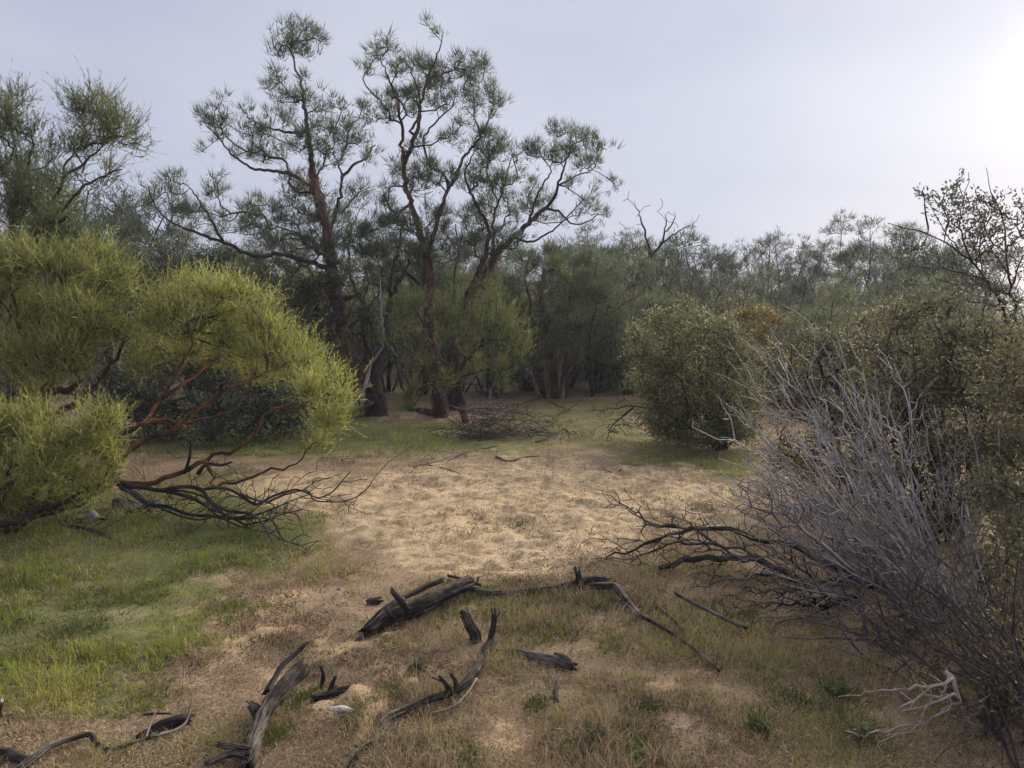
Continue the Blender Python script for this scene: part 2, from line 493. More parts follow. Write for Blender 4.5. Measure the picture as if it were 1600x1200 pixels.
def plant(name, label, cat, limbs, pts, leaf=None, mat='red_bark', twig_mat=None, tip=0.004, sides=9, ridge=0.25, group=None,
          bf=0.3, wig=0.10, step=0.14, trunk_min=0.35, limb_min=0.12, limb_names=None, limb_mats=None, expo=2.3, base=None,
          leaf_mats='thread', split=True, spacing=0.07, peel=0, tmax=0.6, upper=None):
    base = np.array(limbs[0][0][0] if base is None else base, float)
    limbs = [(resample(np.asarray(P, float), spacing), a, b) for P, a, b in limbs]
    for k in range(len(limbs)):          # slight kinks
        P, a, b = limbs[k]
        if len(P) > 4:
            w = rng.standard_normal((len(P), 3)) * min(min(spacing, 0.07) * 0.22, 0.006 + a * 0.12); w[0] = 0
            limbs[k] = (P + w, a, b)
    pts = np.asarray(pts, float).reshape(-1, 3)
    pos, par, lid, rad, nl, tips, dirs = grow(limbs, pts, bf, wig, step, trunk_min, limb_min)
    acc = np.zeros(len(pos))
    for i in range(len(pos) - 1, nl - 1, -1):
        r = max(acc[i] ** (1 / expo), tip) if acc[i] > 0 else tip
        rad[i] = r
        if par[i] >= nl: acc[par[i]] += r ** expo
    root = tag(bpy.data.objects.new(name, None), label, cat, group)
    root.empty_display_size = 0.2
    root.location = base
    COL.objects.link(root)
    twig_mat = twig_mat or mat
    off = 0
    for k, (P, r0, r1) in enumerate(limbs):
        n = len(P)
        nm = (limb_names[k] if limb_names else ('trunk' if k == 0 else 'limb'))
        mt = (limb_mats[k] if limb_mats else (mat if k == 0 or r0 > 0.061 or upper is None else upper))
        g = Geo()
        rr = rad[off:off + n]
        if k > 0:
            j = par[off]; P = np.vstack([pos[j], P]); rr = np.concatenate([[min(rad[j], rr[0] * 1.1)], rr])
        big = r0 > 0.05
        tube(g, P, rr, sides + (7 if big else 0), ridge, 1.6 if not big else 4.0, 1.2)
        o = obj(nm, g.mesh(nm, base), M[mt], root)
        off += n
        sel = np.where((lid == k) & (np.arange(len(pos)) >= nl))[0] if split else (np.arange(nl, len(pos)) if k == 0 else np.zeros(0, int))
        if len(sel):
            g = Geo()
            pr = par[sel]
            r_0 = np.where(pr >= nl, rad[pr], np.minimum(rad[pr] * tmax, rad[sel] * 1.15))
            r_0 = np.minimum(r_0, np.maximum(rad[sel] * 1.6, rad[sel]))
            segs(g, pos[pr], pos[sel], r_0, rad[sel])
            tag(obj('twigs', g.mesh('twigs', base), M[twig_mat], o if split else root), kind='stuff')
        if leaf is not None and len(pts):
            ts = np.where(lid[tips] == k)[0] if split else (np.arange(len(pts)) if k == 0 else np.zeros(0, int))
            if len(ts):
                g = Geo()
                leaf(g, pts[ts], dirs[tips[ts]])
                tag(obj('foliage', g.mesh('foliage', base, smooth=False, grain=False), M[leaf_mats], o if split else root), kind="stuff")
        if peel and k == 0:
            g = Geo(); m_ = peel
            i = rng.integers(1, len(P) - 1, m_)
            th = rng.random(m_) * 6.28
            C = P[i] + np.stack([np.cos(th), np.sin(th), rng.standard_normal(m_) * 0.4], 1) * rr[i][:, None] * 0.98
            D = np.stack([np.cos(th) * 0.15, np.sin(th) * 0.15, -np.ones(m_)], 1)
            blades(g, C, D, 2, 0.20, 0.013, 0.14, 0.02, [(0.05, 0.03, 0.026), (0.13, 0.065, 0.05), (0.22, 0.14, 0.11)])
            tag(obj('peeling_bark', g.mesh('peeling_bark', base, smooth=False, grain=False), M['dry'], o), kind='stuff')
    return root

def threads(cols, n=42, L=0.15, wd=0.009, spread=0.42, rad=0.05, up=0.55, droop=0.0, sprigs=3, tvar=0.22):
    """brush-like tufts of thread leaves"""
    def f(g, C, D):
        C = np.vstack([C] + [C + rng.standard_normal(C.shape) * L * 0.45 for _ in range(1)]); D = np.vstack([D] * 2)
        D = nrmz(D * (1 - up) + UP * up + rng.standard_normal(C.shape) * 0.28)
        big = rng.random(len(C))
        for lo_, hi_, k_ in ((0.0, 0.4, 0.6), (0.4, 0.75, 0.95), (0.75, 1.0, 1.35)):     # tufts of uneven size
            q = (big >= lo_) & (big < hi_); Cq, Dq = C[q], D[q]
            i = np.repeat(np.arange(len(Cq)), sprigs)
            o = nrmz(Dq[i] + rng.standard_normal((len(i), 3)) * 0.5)
            blades(g, Cq[i] + o * L * 0.5 * k_, nrmz(o * 0.45 + Dq[i] * 0.6), max(3, int(n * k_ / sprigs / 2)), L * k_, wd, spread, rad, cols, tvar=tvar, droop=droop)
    return f

def plumes(cols, sprigs=5, nd=11, ax=0.15, L=0.032, wd=0.0032, up=0.5, spread=0.5, rad=0.05, tvar=0.22):
    """feathery sprays: upright sprigs set all along with short needles"""
    cols = np.asarray(cols, float)
    def f(g, C, D):
        keep = rng.random(len(C)) < 0.86; C = C[keep]; D = D[keep]
        N = len(C)
        t = rng.random(N) * (len(cols) - 1); lo = np.minimum(t.astype(int), len(cols) - 2)
        base = (cols[lo] + (cols[lo + 1] - cols[lo]) * (t - lo)[:, None]) * (1 + tvar * np.clip(rng.standard_normal((N, 1)), -1.5, 1.8))
        D = nrmz(D * (1 - up) + UP * up + rng.standard_normal((N, 3)) * 0.18)
        i = np.repeat(np.arange(N), sprigs)
        a = nrmz(D[i] + rng.standard_normal((len(i), 3)) * spread + UP * 0.25)
        s0 = C[i] + rng.standard_normal((len(i), 3)) * rad
        ln = ax * (0.5 + 1.15 * rng.random(len(i)) ** 2.2)
        sc = base[i] * (1 + 0.12 * rng.standard_normal((len(i), 1)))
        j = np.repeat(np.arange(len(i)), nd); M_ = len(j)
        f_ = rng.random(M_)
        st = s0[j] + a[j] * (f_ * ln[j])[:, None]
        dr = nrmz(a[j] * 0.9 + nrmz(rng.standard_normal((M_, 3))) * (0.75 - 0.35 * f_)[:, None])
        sd = nrmz(np.cross(dr, rng.standard_normal((M_, 3)))) * wd
        tip = st + dr * (L * (0.6 + 0.7 * rng.random(M_)))[:, None]
        c = np.clip(sc[j] * (0.88 + 0.30 * f_)[:, None] * (1 + 0.12 * rng.standard_normal((M_, 1))), 0.004, 0.8)
        V = np.stack([st - sd * 0.5, st + sd * 0.5, tip], 1).reshape(-1, 3)
        g.add(V, np.arange(M_ * 3).reshape(-1, 3), None, np.repeat(c, 3, 0), V)
        # the sprig stems
        e = s0 + a * ln[:, None]; w = nrmz(np.cross(a, rng.standard_normal(a.shape))) * wd * 0.7
        V = np.stack([s0 - w, s0 + w, e], 1).reshape(-1, 3)
        g.add(V, np.arange(len(i) * 3).reshape(-1, 3), None, np.repeat(np.clip(sc * 0.8, 0.004, 0.8), 3, 0), V)
    return f

def leaves(cols, n=26, L=0.03, wd=0.016, rad=0.11, spread=0.9, up=0.3, tvar=0.25, var=0.25):
    """small oval leaves around twig ends"""
    def f(g, C, D):
        D = nrmz(D * (1 - up) + UP * up)
        blades(g, C, D, n, L, wd, spread, rad, cols, var=var, quad=True, tvar=tvar)
    return f

def blob_pts(blobs, d, dens=0.02, dvar=0.25, shell=0.0, mn=2, clump=5.0, grow_out=1.05):
    """leaf-tuft positions inside ellipsoids surveyed as (x, y, rx, ry[, depth])"""
    out = []
    for b in blobs:
        px, py, rx, ry = b[:4]; dd = b[4] if len(b) > 4 else d + rng.uniform(-dvar, dvar)
        n = max(mn, int(dens * rx * ry * 2.2 + rng.random()))
        nc = max(1, int(n / clump + 0.5))          # tufts gather into sprays with gaps between them
        cv = nrmz(rng.standard_normal((nc, 3))) * (rng.random((nc, 1)) ** (1 / 3) * (1 - shell) + shell)
        w = rng.random(nc) + 0.25
        v = cv[rng.choice(nc, n, p=w / w.sum())] * grow_out + rng.standard_normal((n, 3)) * (0.18 if clump < 8 else 0.20 if clump < 20 else 0.25)
        c = W(px, py, dd); s = dd / F
        out.append(c + v * np.array([rx * s, (rx + ry) * 0.5 * s, ry * s]))
    P = np.vstack(out)
    return P[P[:, 2] > 0.04]

def PL(path, d0, d1=None, dw=0.0):
    d1 = d0 if d1 is None else d1
    n = len(path)
    return np.array([W(px, py, d0 + (d1 - d0) * i / max(n - 1, 1) + (rng.uniform(-dw, dw) if 0 < i else 0)) for i, (px, py) in enumerate(path)])

def along_pts(paths, n, spread, f0=0.15, bias=(0, 0, 0)):
    P = np.vstack([resample(p, 0.05)[int(f0 * 20):] if len(p) > 1 else p for p in paths])
    i = rng.integers(0, len(P), n)
    q = P[i] + rng.standard_normal((n, 3)) * spread + np.asarray(bias)
    return q[q[:, 2] > 0.02]

GREY_GREEN = [(0.080, 0.098, 0.076), (0.110, 0.130, 0.090), (0.145, 0.165, 0.105)]
MID_GREEN = [(0.10, 0.12, 0.058), (0.16, 0.18, 0.075), (0.27, 0.275, 0.095)]
BRIGHT = [(0.12, 0.135, 0.034), (0.20, 0.21, 0.050), (0.29, 0.285, 0.072)]

def root_at(px, py, sink=0.06):
    p = G(px, py); p[2] -= sink; return p

def rooted(base_px, path, d1=None, dw=0.0):
    b = root_at(*base_px)
    return np.vstack([b, PL(path, b[1], d1 if d1 is not None else b[1], dw)])

# ---------------- tall red-barked trees in the middle
def tall_left():
    d = 12.4
    T = rooted((587, 648), [(562, 592), (540, 532), (527, 462), (517, 402), (508, 347), (497, 302), (488, 262), (484, 227), (478, 190), (474, 150), (466, 116), (458, 92), (452, 66)], d, 0.10)
    limbs = [(T[:8], 0.135, 0.058), (T[7:], 0.050, 0.007),
        (rooted((600, 646), [(590, 590), (572, 530), (566, 480), (548, 430), (545, 380), (556, 340)], d + 0.4, 0.08), 0.06, 0.010),
        (rooted((572, 640), [(545, 585), (520, 540), (500, 490), (478, 440)], d + 0.3, 0.08), 0.055, 0.010),
        (PL([(495, 306), (478, 286), (455, 272), (420, 266), (392, 262), (362, 241), (342, 216), (326, 197)], d, d - 0.5, 0.1), 0.042, 0.008),
        (PL([(512, 370), (524, 338), (533, 300), (534, 275), (525, 250), (513, 232)], d, d + 0.5, 0.1), 0.045, 0.008),
        (PL([(534, 278), (553, 258), (572, 247), (585, 225)], d + 0.3, d + 0.6, 0.1), 0.030, 0.010),
        (PL([(477, 205), (455, 207), (430, 203), (406, 195), (385, 182)], d, d + 0.3, 0.1), 0.028, 0.008),
        (PL([(519, 420), (490, 411), (437, 397), (402, 401), (350, 380), (315, 366), (262, 345), (241, 317), (231, 294)], d, d - 0.8, 0.12), 0.048, 0.009),
        (PL([(350, 380), (330, 345), (312, 315), (295, 290)], d - 0.5, d - 0.3, 0.1), 0.026, 0.008),
        (PL([(528, 470), (500, 440), (470, 405), (445, 375)], d, d + 0.7, 0.1), 0.060, 0.012),
        (PL([(540, 520), (575, 480), (600, 450)], d, d - 0.6, 0.1), 0.03, 0.008)]
    B = [(455, 58, 34, 15), (432, 74, 16, 13), (482, 56, 17, 12), (455, 86, 18, 14), (431, 130, 18, 14), (449, 150, 18, 15), (492, 165, 26, 16), (440, 180, 19, 15), (466, 128, 8, 8),
         (345, 165, 11, 9), (334, 184, 20, 13), (380, 178, 11, 9), (350, 206, 24, 16), (400, 206, 24, 14), (420, 236, 28, 17), (375, 244, 20, 11), (318, 238, 9, 6), (480, 215, 22, 18),
         (510, 214, 18, 17), (556, 186, 27, 16), (546, 215, 18, 13), (571, 236, 20, 15), (530, 236, 14, 12), (500, 252, 22, 18), (480, 320, 44, 22), (492, 356, 48, 26), (545, 330, 26, 18),
         (445, 385, 40, 22), (232, 292, 11, 7), (241, 317, 12, 8), (284, 284, 19, 10), (275, 300, 14, 8), (345, 285, 14, 9), (330, 309, 20, 11), (311, 335, 24, 13), (275, 330, 17, 11),
         (385, 325, 18, 13), (370, 355, 28, 16), (410, 360, 25, 18), (430, 343, 22, 15), (345, 356, 20, 12), (400, 330, 18, 11), (600, 440, 26, 14), (560, 300, 16, 16), (470, 285, 22, 12),
         (455, 240, 18, 14), (520, 395, 34, 18), (440, 420, 36, 18)]
    plant("red_shank_tree", "tall red-barked tree with wispy crown left of centre, one long limb reaching left", "tree", limbs,
          blob_pts(B, d, 0.038, 0.35, clump=4, grow_out=1.2), threads(GREY_GREEN, 24, 0.125, 0.0095, 0.28, 0.03, up=0.66), 'red_bark', 'dark_bark', tip=0.0045, ridge=0.11, wig=0.12, upper='dark_bark', peel=420)

def tall_mid():
    d = 12.2
    T = rooted((690, 652), [(684, 600), (677, 540), (671, 480), (670, 425), (667, 398)], d, 0.06)
    limbs = [(T, 0.125, 0.072),
        (rooted((640, 642), [(642, 580), (652, 520), (648, 460), (632, 420), (620, 385)], d + 0.5, 0.08), 0.055, 0.010),
        (rooted((705, 640), [(700, 570), (715, 500), (708, 450), (716, 400), (712, 350)], d + 0.5, 0.08), 0.05, 0.010),
        (PL([(667, 398), (656, 362), (646, 327), (636, 296), (632, 262), (628, 226), (628, 196), (622, 160), (610, 125), (595, 90)], d, d - 0.3, 0.1), 0.062, 0.007),
        (PL([(668, 402), (680, 356), (690, 321), (701, 293), (692, 270), (673, 261), (664, 240), (662, 216), (681, 190), (706, 166), (716, 130)], d, d + 0.4, 0.1), 0.042, 0.007),
        (PL([(632, 255), (646, 222), (655, 190), (658, 160), (668, 128), (679, 97), (688, 74), (692, 56)], d - 0.1, d - 0.3, 0.1), 0.042, 0.007),
        (PL([(701, 293), (716, 271), (723, 248), (746, 221), (762, 190), (770, 170)], d + 0.3, d + 0.1, 0.1), 0.036, 0.008),
        (PL([(640, 205), (652, 186), (655, 150), (645, 116), (636, 100)], d - 0.2, d, 0.1), 0.022, 0.006),
        (PL([(640, 320), (618, 332), (604, 318), (598, 300)], d, d - 0.4, 0.08), 0.028, 0.008),
        (PL([(672, 460), (640, 430), (618, 400), (610, 360)], d, d + 0.5, 0.08), 0.04, 0.008)]
    B = [(673, 45, 9, 6), (692, 51, 7, 7), (582, 78, 15, 11), (605, 72, 17, 10), (575, 113, 11, 13), (605, 110, 21, 15), (630, 140, 28, 19), (665, 100, 24, 13), (660, 130, 26, 17),
         (715, 104, 33, 16), (741, 110, 14, 11), (690, 130, 22, 17), (746, 135, 18, 12), (765, 160, 20, 16), (735, 165, 18, 12), (610, 165, 19, 17), (604, 187, 20, 13), (642, 172, 14, 11),
         (690, 165, 22, 13), (768, 178, 12, 9), (641, 290, 28, 19), (624, 265, 18, 14), (690, 276, 26, 17), (660, 262, 16, 12), (600, 310, 15, 18), (615, 350, 24, 22), (690, 340, 28, 22),
         (640, 372, 36, 22), (692, 400, 34, 22), (702, 215, 16, 12), (650, 232, 12, 10), (720, 190, 14, 10), (725, 145, 14, 12), (640, 415, 34, 18), (660, 440, 40, 20)]
    plant("red_shank_tree", "tallest central tree, its red trunk forking into two stems against the sky", "tree", limbs,
          blob_pts(B, d, 0.038, 0.35, clump=4, grow_out=1.2), threads(GREY_GREEN, 24, 0.125, 0.0095, 0.28, 0.03, up=0.66), 'red_bark', 'dark_bark', tip=0.0045, ridge=0.11, wig=0.12, upper='dark_bark', peel=340)

def tall_right():
    d = 12.9
    T = rooted((712, 640), [(716, 590), (722, 530), (726, 485), (740, 448), (762, 424), (783, 388), (808, 366), (840, 336), (864, 310), (874, 277), (886, 250), (896, 220)], d + 0.3, 0.08)
    limbs = [(T[:7], 0.115, 0.065), (T[6:], 0.055, 0.008),
        (PL([(742, 446), (748, 425), (759, 396), (763, 362), (748, 325), (730, 290), (728, 265), (742, 235)], d, d - 0.4, 0.1), 0.055, 0.009),
        (PL([(765, 420), (770, 390), (772, 340), (785, 300), (795, 265), (800, 240)], d, d + 0.5, 0.1), 0.040, 0.008),
        (PL([(825, 350), (842, 300), (860, 268), (846, 245)], d + 0.1, d - 0.3, 0.1), 0.026, 0.008),
        (PL([(850, 325), (872, 330), (896, 350), (920, 345), (935, 334)], d + 0.2, d - 0.2, 0.1), 0.024, 0.008),
        (PL([(872, 290), (900, 275), (925, 265), (935, 245)], d + 0.3, d + 0.2, 0.1), 0.018, 0.007),
        (PL([(800, 370), (830, 378), (862, 360), (890, 335), (915, 308)], d, d - 0.6, 0.1), 0.024, 0.007)]
    B = [(880, 205, 20, 12), (905, 220, 20, 12), (925, 240, 18, 15), (931, 259, 16, 9), (890, 236, 22, 16), (868, 256, 16, 12), (955, 291, 11, 8), (920, 305, 11, 8), (890, 285, 13, 11),
         (806, 235, 33, 15), (788, 222, 16, 11), (840, 246, 20, 10), (760, 215, 23, 15), (745, 246, 23, 15), (780, 262, 26, 15), (738, 290, 28, 19), (762, 305, 32, 19), (792, 290, 22, 15),
         (822, 336, 28, 15), (850, 312, 18, 12), (940, 335, 13, 9), (905, 330, 16, 10), (770, 340, 36, 18), (728, 330, 26, 18), (722, 370, 28, 22), (792, 366, 26, 14), (860, 345, 20, 10),
         (745, 390, 30, 18), (800, 395, 30, 14), (830, 290, 14, 14), (905, 262, 12, 9)]
    plant("red_shank_tree", "red-barked tree leaning right, dark charred elbow, crown spread over the clearing's far side", "tree", limbs,
          blob_pts(B, d, 0.038, 0.4, clump=4, grow_out=1.2), threads(GREY_GREEN, 24, 0.125, 0.0095, 0.28, 0.03, up=0.66), 'red_bark', 'dark_bark', tip=0.0045, ridge=0.11, wig=0.12, upper='dark_bark', peel=300)

def snag_tree():
    d = root_at(598, 648)[1]
    T = rooted((598, 650), [(592, 618), (588, 590), (594, 556), (604, 522), (606, 488), (620, 450), (633, 424), (642, 385)], d + 0.2, 0.05)
    limbs = [(T, 0.115, 0.012),
        (PL([(606, 490), (608, 465), (612, 432), (622, 386), (632, 340)], d, d - 0.3, 0.06), 0.036, 0.008),
        (PL([(596, 545), (575, 500), (568, 470), (575, 440), (568, 410)], d, d + 0.2, 0.06), 0.034, 0.008),
        (PL([(590, 600), (572, 560), (560, 530), (552, 500)], d, d - 0.3, 0.06), 0.026, 0.007),
        (PL([(563, 640), (570, 605), (578, 574), (598, 534), (595, 492), (595, 445), (592, 420)], d - 0.35, d - 0.3, 0.03), 0.036, 0.006),
        (PL([(600, 530), (612, 545), (622, 556)], d - 0.3, d - 0.5), 0.02, 0.006)]
    B = [(560, 402, 26, 18), (602, 396, 26, 16), (580, 362, 30, 16), (548, 372, 20, 16), (625, 352, 20, 14), (640, 385, 20, 14), (562, 435, 20, 14), (610, 425, 18, 12)]
    plant("multi_stemmed_tree", "dark multi-stemmed tree with a bare grey dead stem, at the green grass edge", "tree", limbs,
          blob_pts(B, d, 0.026, 0.3), threads(GREY_GREEN, 44, 0.14, 0.010, 0.42, 0.05), 'dark_bark', 'dark_bark', tip=0.0045, ridge=0.14, wig=0.13,
          limb_names=['trunk', 'limb', 'limb', 'limb', 'dead_stem', 'dead_stem'], limb_mats=['dark_bark', 'red_bark', 'red_bark', 'red_bark', 'grey_twig', 'grey_twig'])

def clump_tree():
    d = root_at(864, 622)[1]
    b = root_at(864, 622)
    def st(x0, path, d1, r0, r1=0.012):
        p = b + np.array([(x0 - 864) * d / F, rng.uniform(-0.15, 0.15), 0.0])
        return (np.vstack([p, PL(path, d, d1, 0.08)]), r0, r1)
    limbs = [st(864, [(862, 590), (858, 540), (850, 490), (846, 450), (850, 415)], d + 0.3, 0.10),
        st(850, [(844, 590), (838, 545), (832, 500), (826, 465), (819, 430)], d - 0.2, 0.065),
        st(872, [(874, 580), (880, 545), (893, 515), (905, 490), (915, 450)], d + 0.2, 0.065),
        st(882, [(886, 585), (884, 540), (890, 480), (896, 430), (905, 395)], d + 0.5, 0.055),
        st(845, [(833, 590), (822, 565), (816, 540)], d - 0.3, 0.05),
        st(858, [(850, 570), (850, 520), (858, 470), (876, 420)], d + 0.6, 0.06),
        st(878, [(884, 590), (896, 570), (905, 550)], d - 0.2, 0.04)]
    B = [(820, 408, 22, 10), (850, 422, 28, 16), (880, 400, 32, 20), (930, 428, 34, 20), (900, 456, 34, 16), (935, 465, 28, 18), (885, 552, 20, 22, d - 0.4), (815, 535, 14, 10),
         (910, 400, 24, 16), (860, 460, 24, 14), (905, 500, 24, 18)]
    plant("multi_stemmed_tree", "clump of red-brown stems from one base at the back of the clearing", "tree", limbs,
          blob_pts(B, d, 0.026, 0.4), threads(GREY_GREEN + [(0.11, 0.13, 0.05)], 44, 0.15, 0.011, 0.42, 0.05), 'red_bark', 'dark_bark', tip=0.005, ridge=0.14, wig=0.13, peel=300,
          limb_names=['trunk'] + ['stem'] * 6, limb_mats=['red_bark', 'char', 'stem_bark', 'dark_bark', 'stem_bark', 'stem_bark', 'stem_bark'])

def thin_stems():
    for bx, by, n, lab in [(642, 634, 7, "thin leaning reddish stems between the two left tall trunks"), (772, 622, 7, "fan of thin reddish stems right of the feathery shrub"), (960, 606, 6, "leaning thin brown stems right of the bare sapling"), (470, 640, 6, "thin dark stems leaning left of the left tall trunk")]:
        b = root_at(bx, by); d = b[1]; limbs = []; tops = []
        for i in range(n):
            tx = bx + (i - (n - 1) / 2) * 24 + rng.uniform(-14, 14); ty = rng.uniform(415, 470)
            p = b + np.array([rng.uniform(-0.15, 0.15), rng.uniform(-0.15, 0.15), 0]) * (i > 0); dd = rng.uniform(-0.5, 0.6)
            limbs.append((np.vstack([p, PL([(bx + (tx - bx) * 0.25 + rng.uniform(-8, 8), by - 60), (bx + (tx - bx) * 0.6 + rng.uniform(-10, 10), by - 120), (tx, ty)], d, d + dd, 0.05)]), rng.uniform(0.022, 0.042), 0.008))
            tops.append((tx, ty, 22, 15, d + dd)); tops.append((tx + rng.uniform(-25, 25), ty + rng.uniform(15, 50), 18, 12, d + dd))
        plant("multi_stemmed_tree", lab, "tree", limbs, blob_pts(tops, d, 0.03, 0.1, clump=5, grow_out=1.2), threads(MID_GREEN[:2] + GREY_GREEN[1:2], 26, 0.13, 0.010, 0.4, 0.05), 'red_bark', 'dark_bark', tip=0.0045, ridge=0.14,
              wig=0.13, trunk_min=0.45, limb_min=0.45, limb_names=['stem'] * n, limb_mats=[('stem_bark', 'red_bark', 'stem_bark', 'grey_twig')[k % 4] for k in range(n)])

def sapling():
    d = root_at(928, 618)[1]
    limbs = [(rooted((926, 620), [(924, 590), (919, 545), (928, 496), (926, 460)], d), 0.035, 0.008),
        (PL([(926, 600), (940, 580), (954, 556), (955, 520), (962, 480)], d, d + 0.2), 0.03, 0.007),
        (PL([(922, 570), (910, 540), (900, 505)], d, d - 0.3), 0.018, 0.006)]
    pts = along_pts([l[0] for l in limbs], 130, 0.28, 0.3, (0, 0, 0.15))
    plant("bare_sapling", "thin blackish bare sapling just right of the red stem clump", "tree", limbs, pts, None, 'char', 'dark_bark', tip=0.005, wig=0.15)

def bare_snag():
    d = 17.5
    limbs = [(np.vstack([root_at(985, 592), PL([(988, 500), (996, 430), (1008, 405), (1016, 398), (1008, 370), (1005, 350), (995, 326)], d, d, 0.1)]), 0.10, 0.012),
        (PL([(1014, 402), (1033, 380), (1040, 352), (1041, 335)], d, d + 0.3, 0.1), 0.045, 0.010),
        (PL([(1033, 382), (1050, 368), (1064, 358), (1078, 354)], d, d - 0.3, 0.1), 0.028, 0.009),
        (PL([(1038, 362), (1050, 350), (1055, 336)], d, d, 0.1), 0.025, 0.009)]
    limbs[0][0][0] = G(988, 600); limbs[0][0][0][1] = d; limbs[0][0][0][2] = gz(limbs[0][0][0][0], d) - 0.05
    pts = along_pts([l[0] for l in limbs], 70, 0.28, 0.55, (0, 0, 0.1))
    plant("dead_tree", "bare dead tree, leafless forked top on the skyline right of the tall crowns", "tree", limbs, pts, None, 'dark_bark', 'dark_bark', tip=0.006, wig=0.16, trunk_min=0.6)

# ---------------- understorey in front of the tall trunks
def understorey():
    b = root_at(726, 662); d = b[1] + 0.1
    limbs = [(np.vstack([b, PL([(716, 590), (715, 540), (725, 490), (740, 450)], d, d + 0.2, 0.1)]), 0.055, 0.012),
        (PL([(717, 600), (690, 560), (665, 520), (650, 480)], d, d - 0.4, 0.1), 0.035, 0.01),
        (PL([(716, 580), (745, 545), (780, 530), (810, 530)], d, d - 0.5, 0.1), 0.035, 0.01),
        (PL([(718, 610), (680, 600), (650, 605)], d, d - 0.6, 0.1), 0.028, 0.008),
        (PL([(715, 545), (700, 530), (695, 545)], d - 0.1, d - 0.7, 0.1), 0.025, 0.008)]
    B = [(648, 488, 34, 22), (695, 470, 26, 16), (765, 490, 30, 20), (700, 510, 34, 20), (632, 535, 24, 20), (705, 545, 36, 16, d - 0.5), (770, 532, 38, 20, d - 0.4),
         (814, 537, 20, 12, d - 0.4), (645, 612, 14, 10, d - 0.6), (695, 605, 18, 11, d - 0.6), (655, 575, 22, 14), (742, 572, 28, 14), (800, 502, 20, 14), (640, 642, 18, 10, d - 0.5), (800, 562, 20, 12), (740, 455, 22, 14), (785, 600, 14, 10)]
    plant("feathery_shrub", "mid-green feathery shrub filling the space before the tall tree trunks", "shrub", limbs,
          blob_pts(B, d, 0.034, 0.35, clump=8, grow_out=1.25), plumes(MID_GREEN, 5, 9, 0.20, 0.05, 0.0075), 'red_bark', 'dark_bark', tip=0.0045, wig=0.13, trunk_min=0.2)
    # darker one to the left, behind the bright shrubs
    b = root_at(535, 652); d = b[1] - 0.1
    limbs = [(np.vstack([b, PL([(515, 580), (505, 520), (490, 460)], d, d + 0.3, 0.1)]), 0.06, 0.012),
        (PL([(513, 570), (480, 530), (450, 500)], d, d - 0.2, 0.1), 0.035, 0.01),
        (PL([(514, 590), (540, 550), (555, 520)], d, d + 0.3, 0.1), 0.03, 0.01)]
    B = [(470, 455, 44, 28), (440, 500, 40, 30), (495, 500, 36, 30), (510, 440, 30, 22), (470, 545, 36, 26), (425, 455, 34, 26), (540, 560, 22, 22), (520, 600, 22, 20), (560, 480, 22, 26)]
    plant("twiggy_shrub", "dark twiggy shrub tangled round the left tall tree's trunk", "shrub", limbs, blob_pts(B, d, 0.035, 0.3),
          leaves([(0.045, 0.048, 0.030), (0.085, 0.082, 0.046), (0.11, 0.085, 0.06)], 22, 0.05, 0.022, 0.13), 'dark_bark', 'dark_bark', tip=0.004, leaf_mats='leaf', wig=0.15, trunk_min=0.2)

def dark_oaks():
    spec = [((330, 690), [(335, 640), (345, 600), (350, 570)], [(260, 560, 60, 40), (340, 580, 60, 40), (420, 600, 56, 34), (210, 610, 44, 44), (290, 640, 60, 30), (370, 650, 56, 26), (450, 640, 40, 30), (230, 670, 46, 24), (320, 672, 50, 16), (410, 668, 44, 14), (160, 600, 40, 50)],
             "dark twiggy shrub in the hollow beneath the bright dome's arch", 9.4),
            ((300, 650), [(290, 560), (280, 480), (262, 420)], [(255, 408, 46, 26), (300, 430, 46, 34), (230, 440, 40, 34), (330, 400, 36, 22), (270, 470, 50, 34), (370, 420, 40, 26), (340, 460, 40, 30)],
             "dark small-leaved oak shrub behind the dome of bright foliage", 14.0),
            ((420, 640), [(420, 570), (425, 510), (430, 470)], [(400, 440, 46, 28), (440, 480, 46, 34), (390, 500, 46, 36), (470, 520, 36, 40), (420, 550, 46, 40), (460, 590, 40, 34), (380, 580, 40, 34)],
             "dark shadowy oak shrub between the bright dome and the left tall trunk", 13.6),
            ((180, 650), [(170, 560), (180, 480), (190, 420)], [(190, 400, 40, 24), (150, 420, 46, 30), (200, 440, 40, 34), (120, 450, 46, 40), (160, 490, 46, 40)],
             "dark oak shrub showing over the yellow-green bush at far left", 13.0)]
    for bp, path, B, lab, d in spec:
        b = W(bp[0], bp[1], d); b[2] = gz(b[0], b[1]) - 0.05
        limbs = [(np.vstack([b, PL(path, d, d, 0.1)]), 0.07, 0.012)]
        P = PL(path, d)
        for k in range(3):
            e = blob_pts([B[(k * 2 + 1) % len(B)]], d, 0.0, 0.3, mn=1)[0]
            limbs.append((np.vstack([P[0], (P[0] + e) / 2 + rng.standard_normal(3) * 0.1, e]), 0.035, 0.01))
        plant("oak_shrub", lab, "shrub", limbs, blob_pts(B, d, 0.05 if d > 10 else 0.022, 0.35),
              leaves([(0.050, 0.060, 0.046), (0.080, 0.092, 0.062), (0.115, 0.122, 0.08)], 26 if d > 10 else 20, 0.045, 0.024, 0.13), 'dark_bark', 'dark_bark', tip=0.005, leaf_mats='leaf', trunk_min=0.15)

